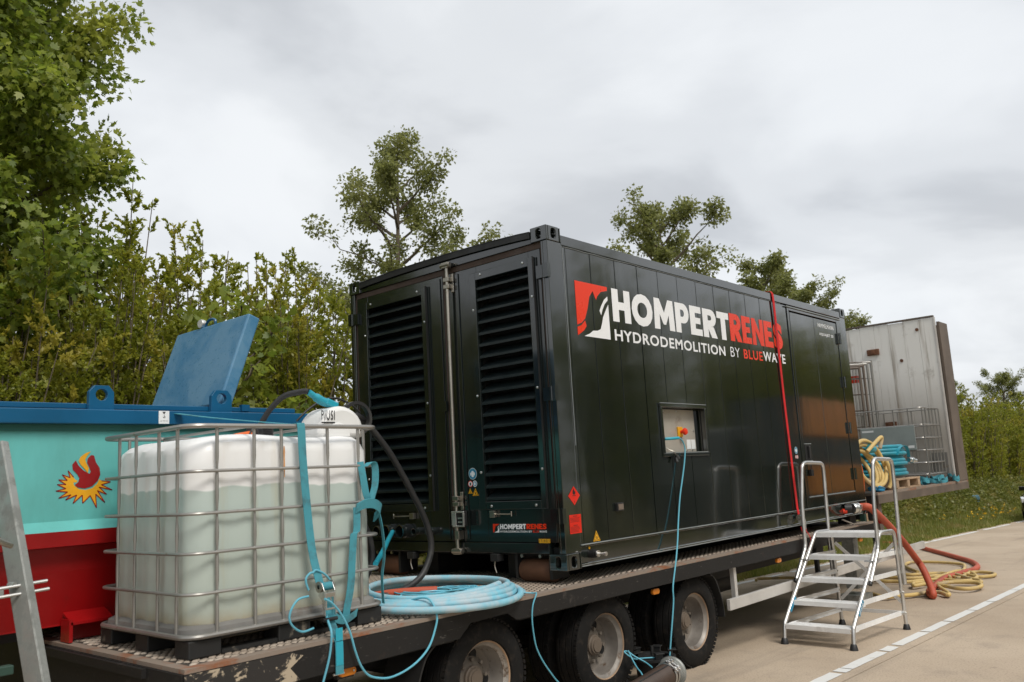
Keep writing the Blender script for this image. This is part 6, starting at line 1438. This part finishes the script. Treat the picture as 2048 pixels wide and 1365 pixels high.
vc = vegetation('alder_tree', 'thin topped tree above the right part of the container roof', 'tree', w_, l_, 'leaf_alder', (25.6, 10.0, 0), woodname='trunk', leafname='crown')
copy_thing(vb, (30.0, 10.5, 0), 1.9, 'broad tree above the far top corner of the container', None, (.95, .95, .93))
copy_thing(vc, (37.0, 11.0, 0), 3.1, 'small tree top showing just above the board wall', None, (1.0, 1.0, .93))
copy_thing(vc, (9.7, 10.6, 0), 1.2, 'low tree top left of the near top corner of the container', None, (.8, .8, .70))
copy_thing(vc, (40, 8.0, 0), .4, 'slender tree right beside the brown post of the board wall', None, (.7, .7, .60))
copy_thing(vb, (62, 10.0, 0), 1.3, 'farthest tree at the right edge above the hedge', None, (.9, .9, .80))
# ivy and bramble bank under the hedge
bk = MB()
xs = np.linspace(-8, 90, 50)
for (ya, za), (yb, zb2) in zip([(4.25, -.03), (4.6, .5), (5.0, .95), (5.9, 1.15)], [(4.6, .5), (5.0, .95), (5.9, 1.15), (8.5, 1.1)]):
    for i in range(len(xs) - 1): bk.add([(xs[i], ya, za), (xs[i + 1], ya, za), (xs[i + 1], yb, zb2), (xs[i], yb, zb2)], [(0, 1, 2, 3)])
top('bank', bk, M['soil'], None, None, (0, 4.5, 0), 'W', kind='structure')
n = 60000
xx = np.where(RNG.random(n) < .75, 6 + 40 * RNG.random(n) ** 1.3, -8 + 90 * RNG.random(n)); t = RNG.random(n)
yy = 4.12 + 1.5 * t + RNG.normal(size=n) * .13; zz = np.interp(yy, [4.25, 4.6, 5.0, 5.9], [0, .5, .95, 1.15]) + np.abs(RNG.normal(size=n)) * .16 + .03 + .14 * np.sin(xx * 1.7) * np.sin(xx * .63)
v_, f_ = leafset(np.stack([xx, yy, np.maximum(zz, .02)], 1), RNG.normal(size=(n, 3)) + np.array([0, -.9, -.1]), .095, .36, flat=.3)
o = bpy.data.objects.new('ivy', quick('ivy', v_, f_, M['leaf_ivy'])); COL.objects.link(o); tag(o, 'dark ivy and bramble covering the bank below the hedge', 'ground cover', None, 'stuff')
# grass
n = 120000
xx = np.where(RNG.random(n) < .8, 5 + 38 * RNG.random(n) ** 1.25, -7 + 80 * RNG.random(n)); yy = 2.82 + 1.75 * RNG.random(n) ** .8
yy += .05 * np.sin(xx * 3.1) + .04 * np.sin(xx * 7.7)
hh = (.05 + .22 * np.maximum((yy - 2.75) / 1.7, 0) ** 1.2) * RNG.uniform(.6, 1.6, n); hh = np.where(RNG.random(n) < .04, hh * 1.9, hh)
az = RNG.uniform(0, 2 * PI, n); lean = RNG.uniform(.1, .6, n) * hh; wd = .006 + .00035 * np.maximum(xx, 0)
p0 = np.stack([xx - wd * np.sin(az), yy + wd * np.cos(az), np.full(n, -.012)], 1); p1 = np.stack([xx + wd * np.sin(az), yy - wd * np.cos(az), np.full(n, -.012)], 1); p2 = np.stack([xx + lean * np.cos(az), yy + lean * np.sin(az), hh], 1)
o = bpy.data.objects.new('grass', quick('grass', np.stack([p0, p1, p2], 1).reshape(-1, 3), np.arange(n * 3).reshape(n, 3), M['grass'])); COL.objects.link(o); tag(o, 'short rough grass with dry stems along the road verge', 'grass', None, 'stuff')
n = 80
xx = np.where(RNG.random(n) < .6, RNG.normal(27.5, 2.6, n), RNG.uniform(9, 45, n)); yy = RNG.uniform(3.3, 4.6, n); zz = RNG.uniform(.14, .42, n)
v_, f_ = leafset(np.repeat(np.stack([xx, yy, zz], 1), 5, 0) + RNG.normal(size=(n * 5, 3)) * .012, RNG.normal(size=(n * 5, 3)) + np.array([0, -.3, .3]), .05, .4, flat=.3)
o = bpy.data.objects.new('yellow_flowers', quick('yellow_flowers', v_, f_, M['petal'])); COL.objects.link(o); tag(o, 'small yellow wild flowers scattered in the verge grass', 'flowers', None, 'stuff')
# trees across the road, seen mirrored in the container sides
LBL_C, GRP_C = 'tall leafy tree across the road, mirrored in the container', 'trees across the road'
x = 0.
while x < 84:
    if not 23.5 < x < 31: put(x, -15.5 + rr.uniform(-1, 1), rr.uniform(2.25, 2.5), LBL_C, GRP_C)
    else: put(x, -15.5, 1.4, LBL_C, GRP_C)
    x += 2.6
for i in range(9): put(-20 + rr.uniform(-1, 1), -8 + i * 3.0, rr.uniform(1.5, 1.8), 'leafy tree beyond the rear of the trailer, mirrored in the end doors', 'trees beyond the rear of the trailer')
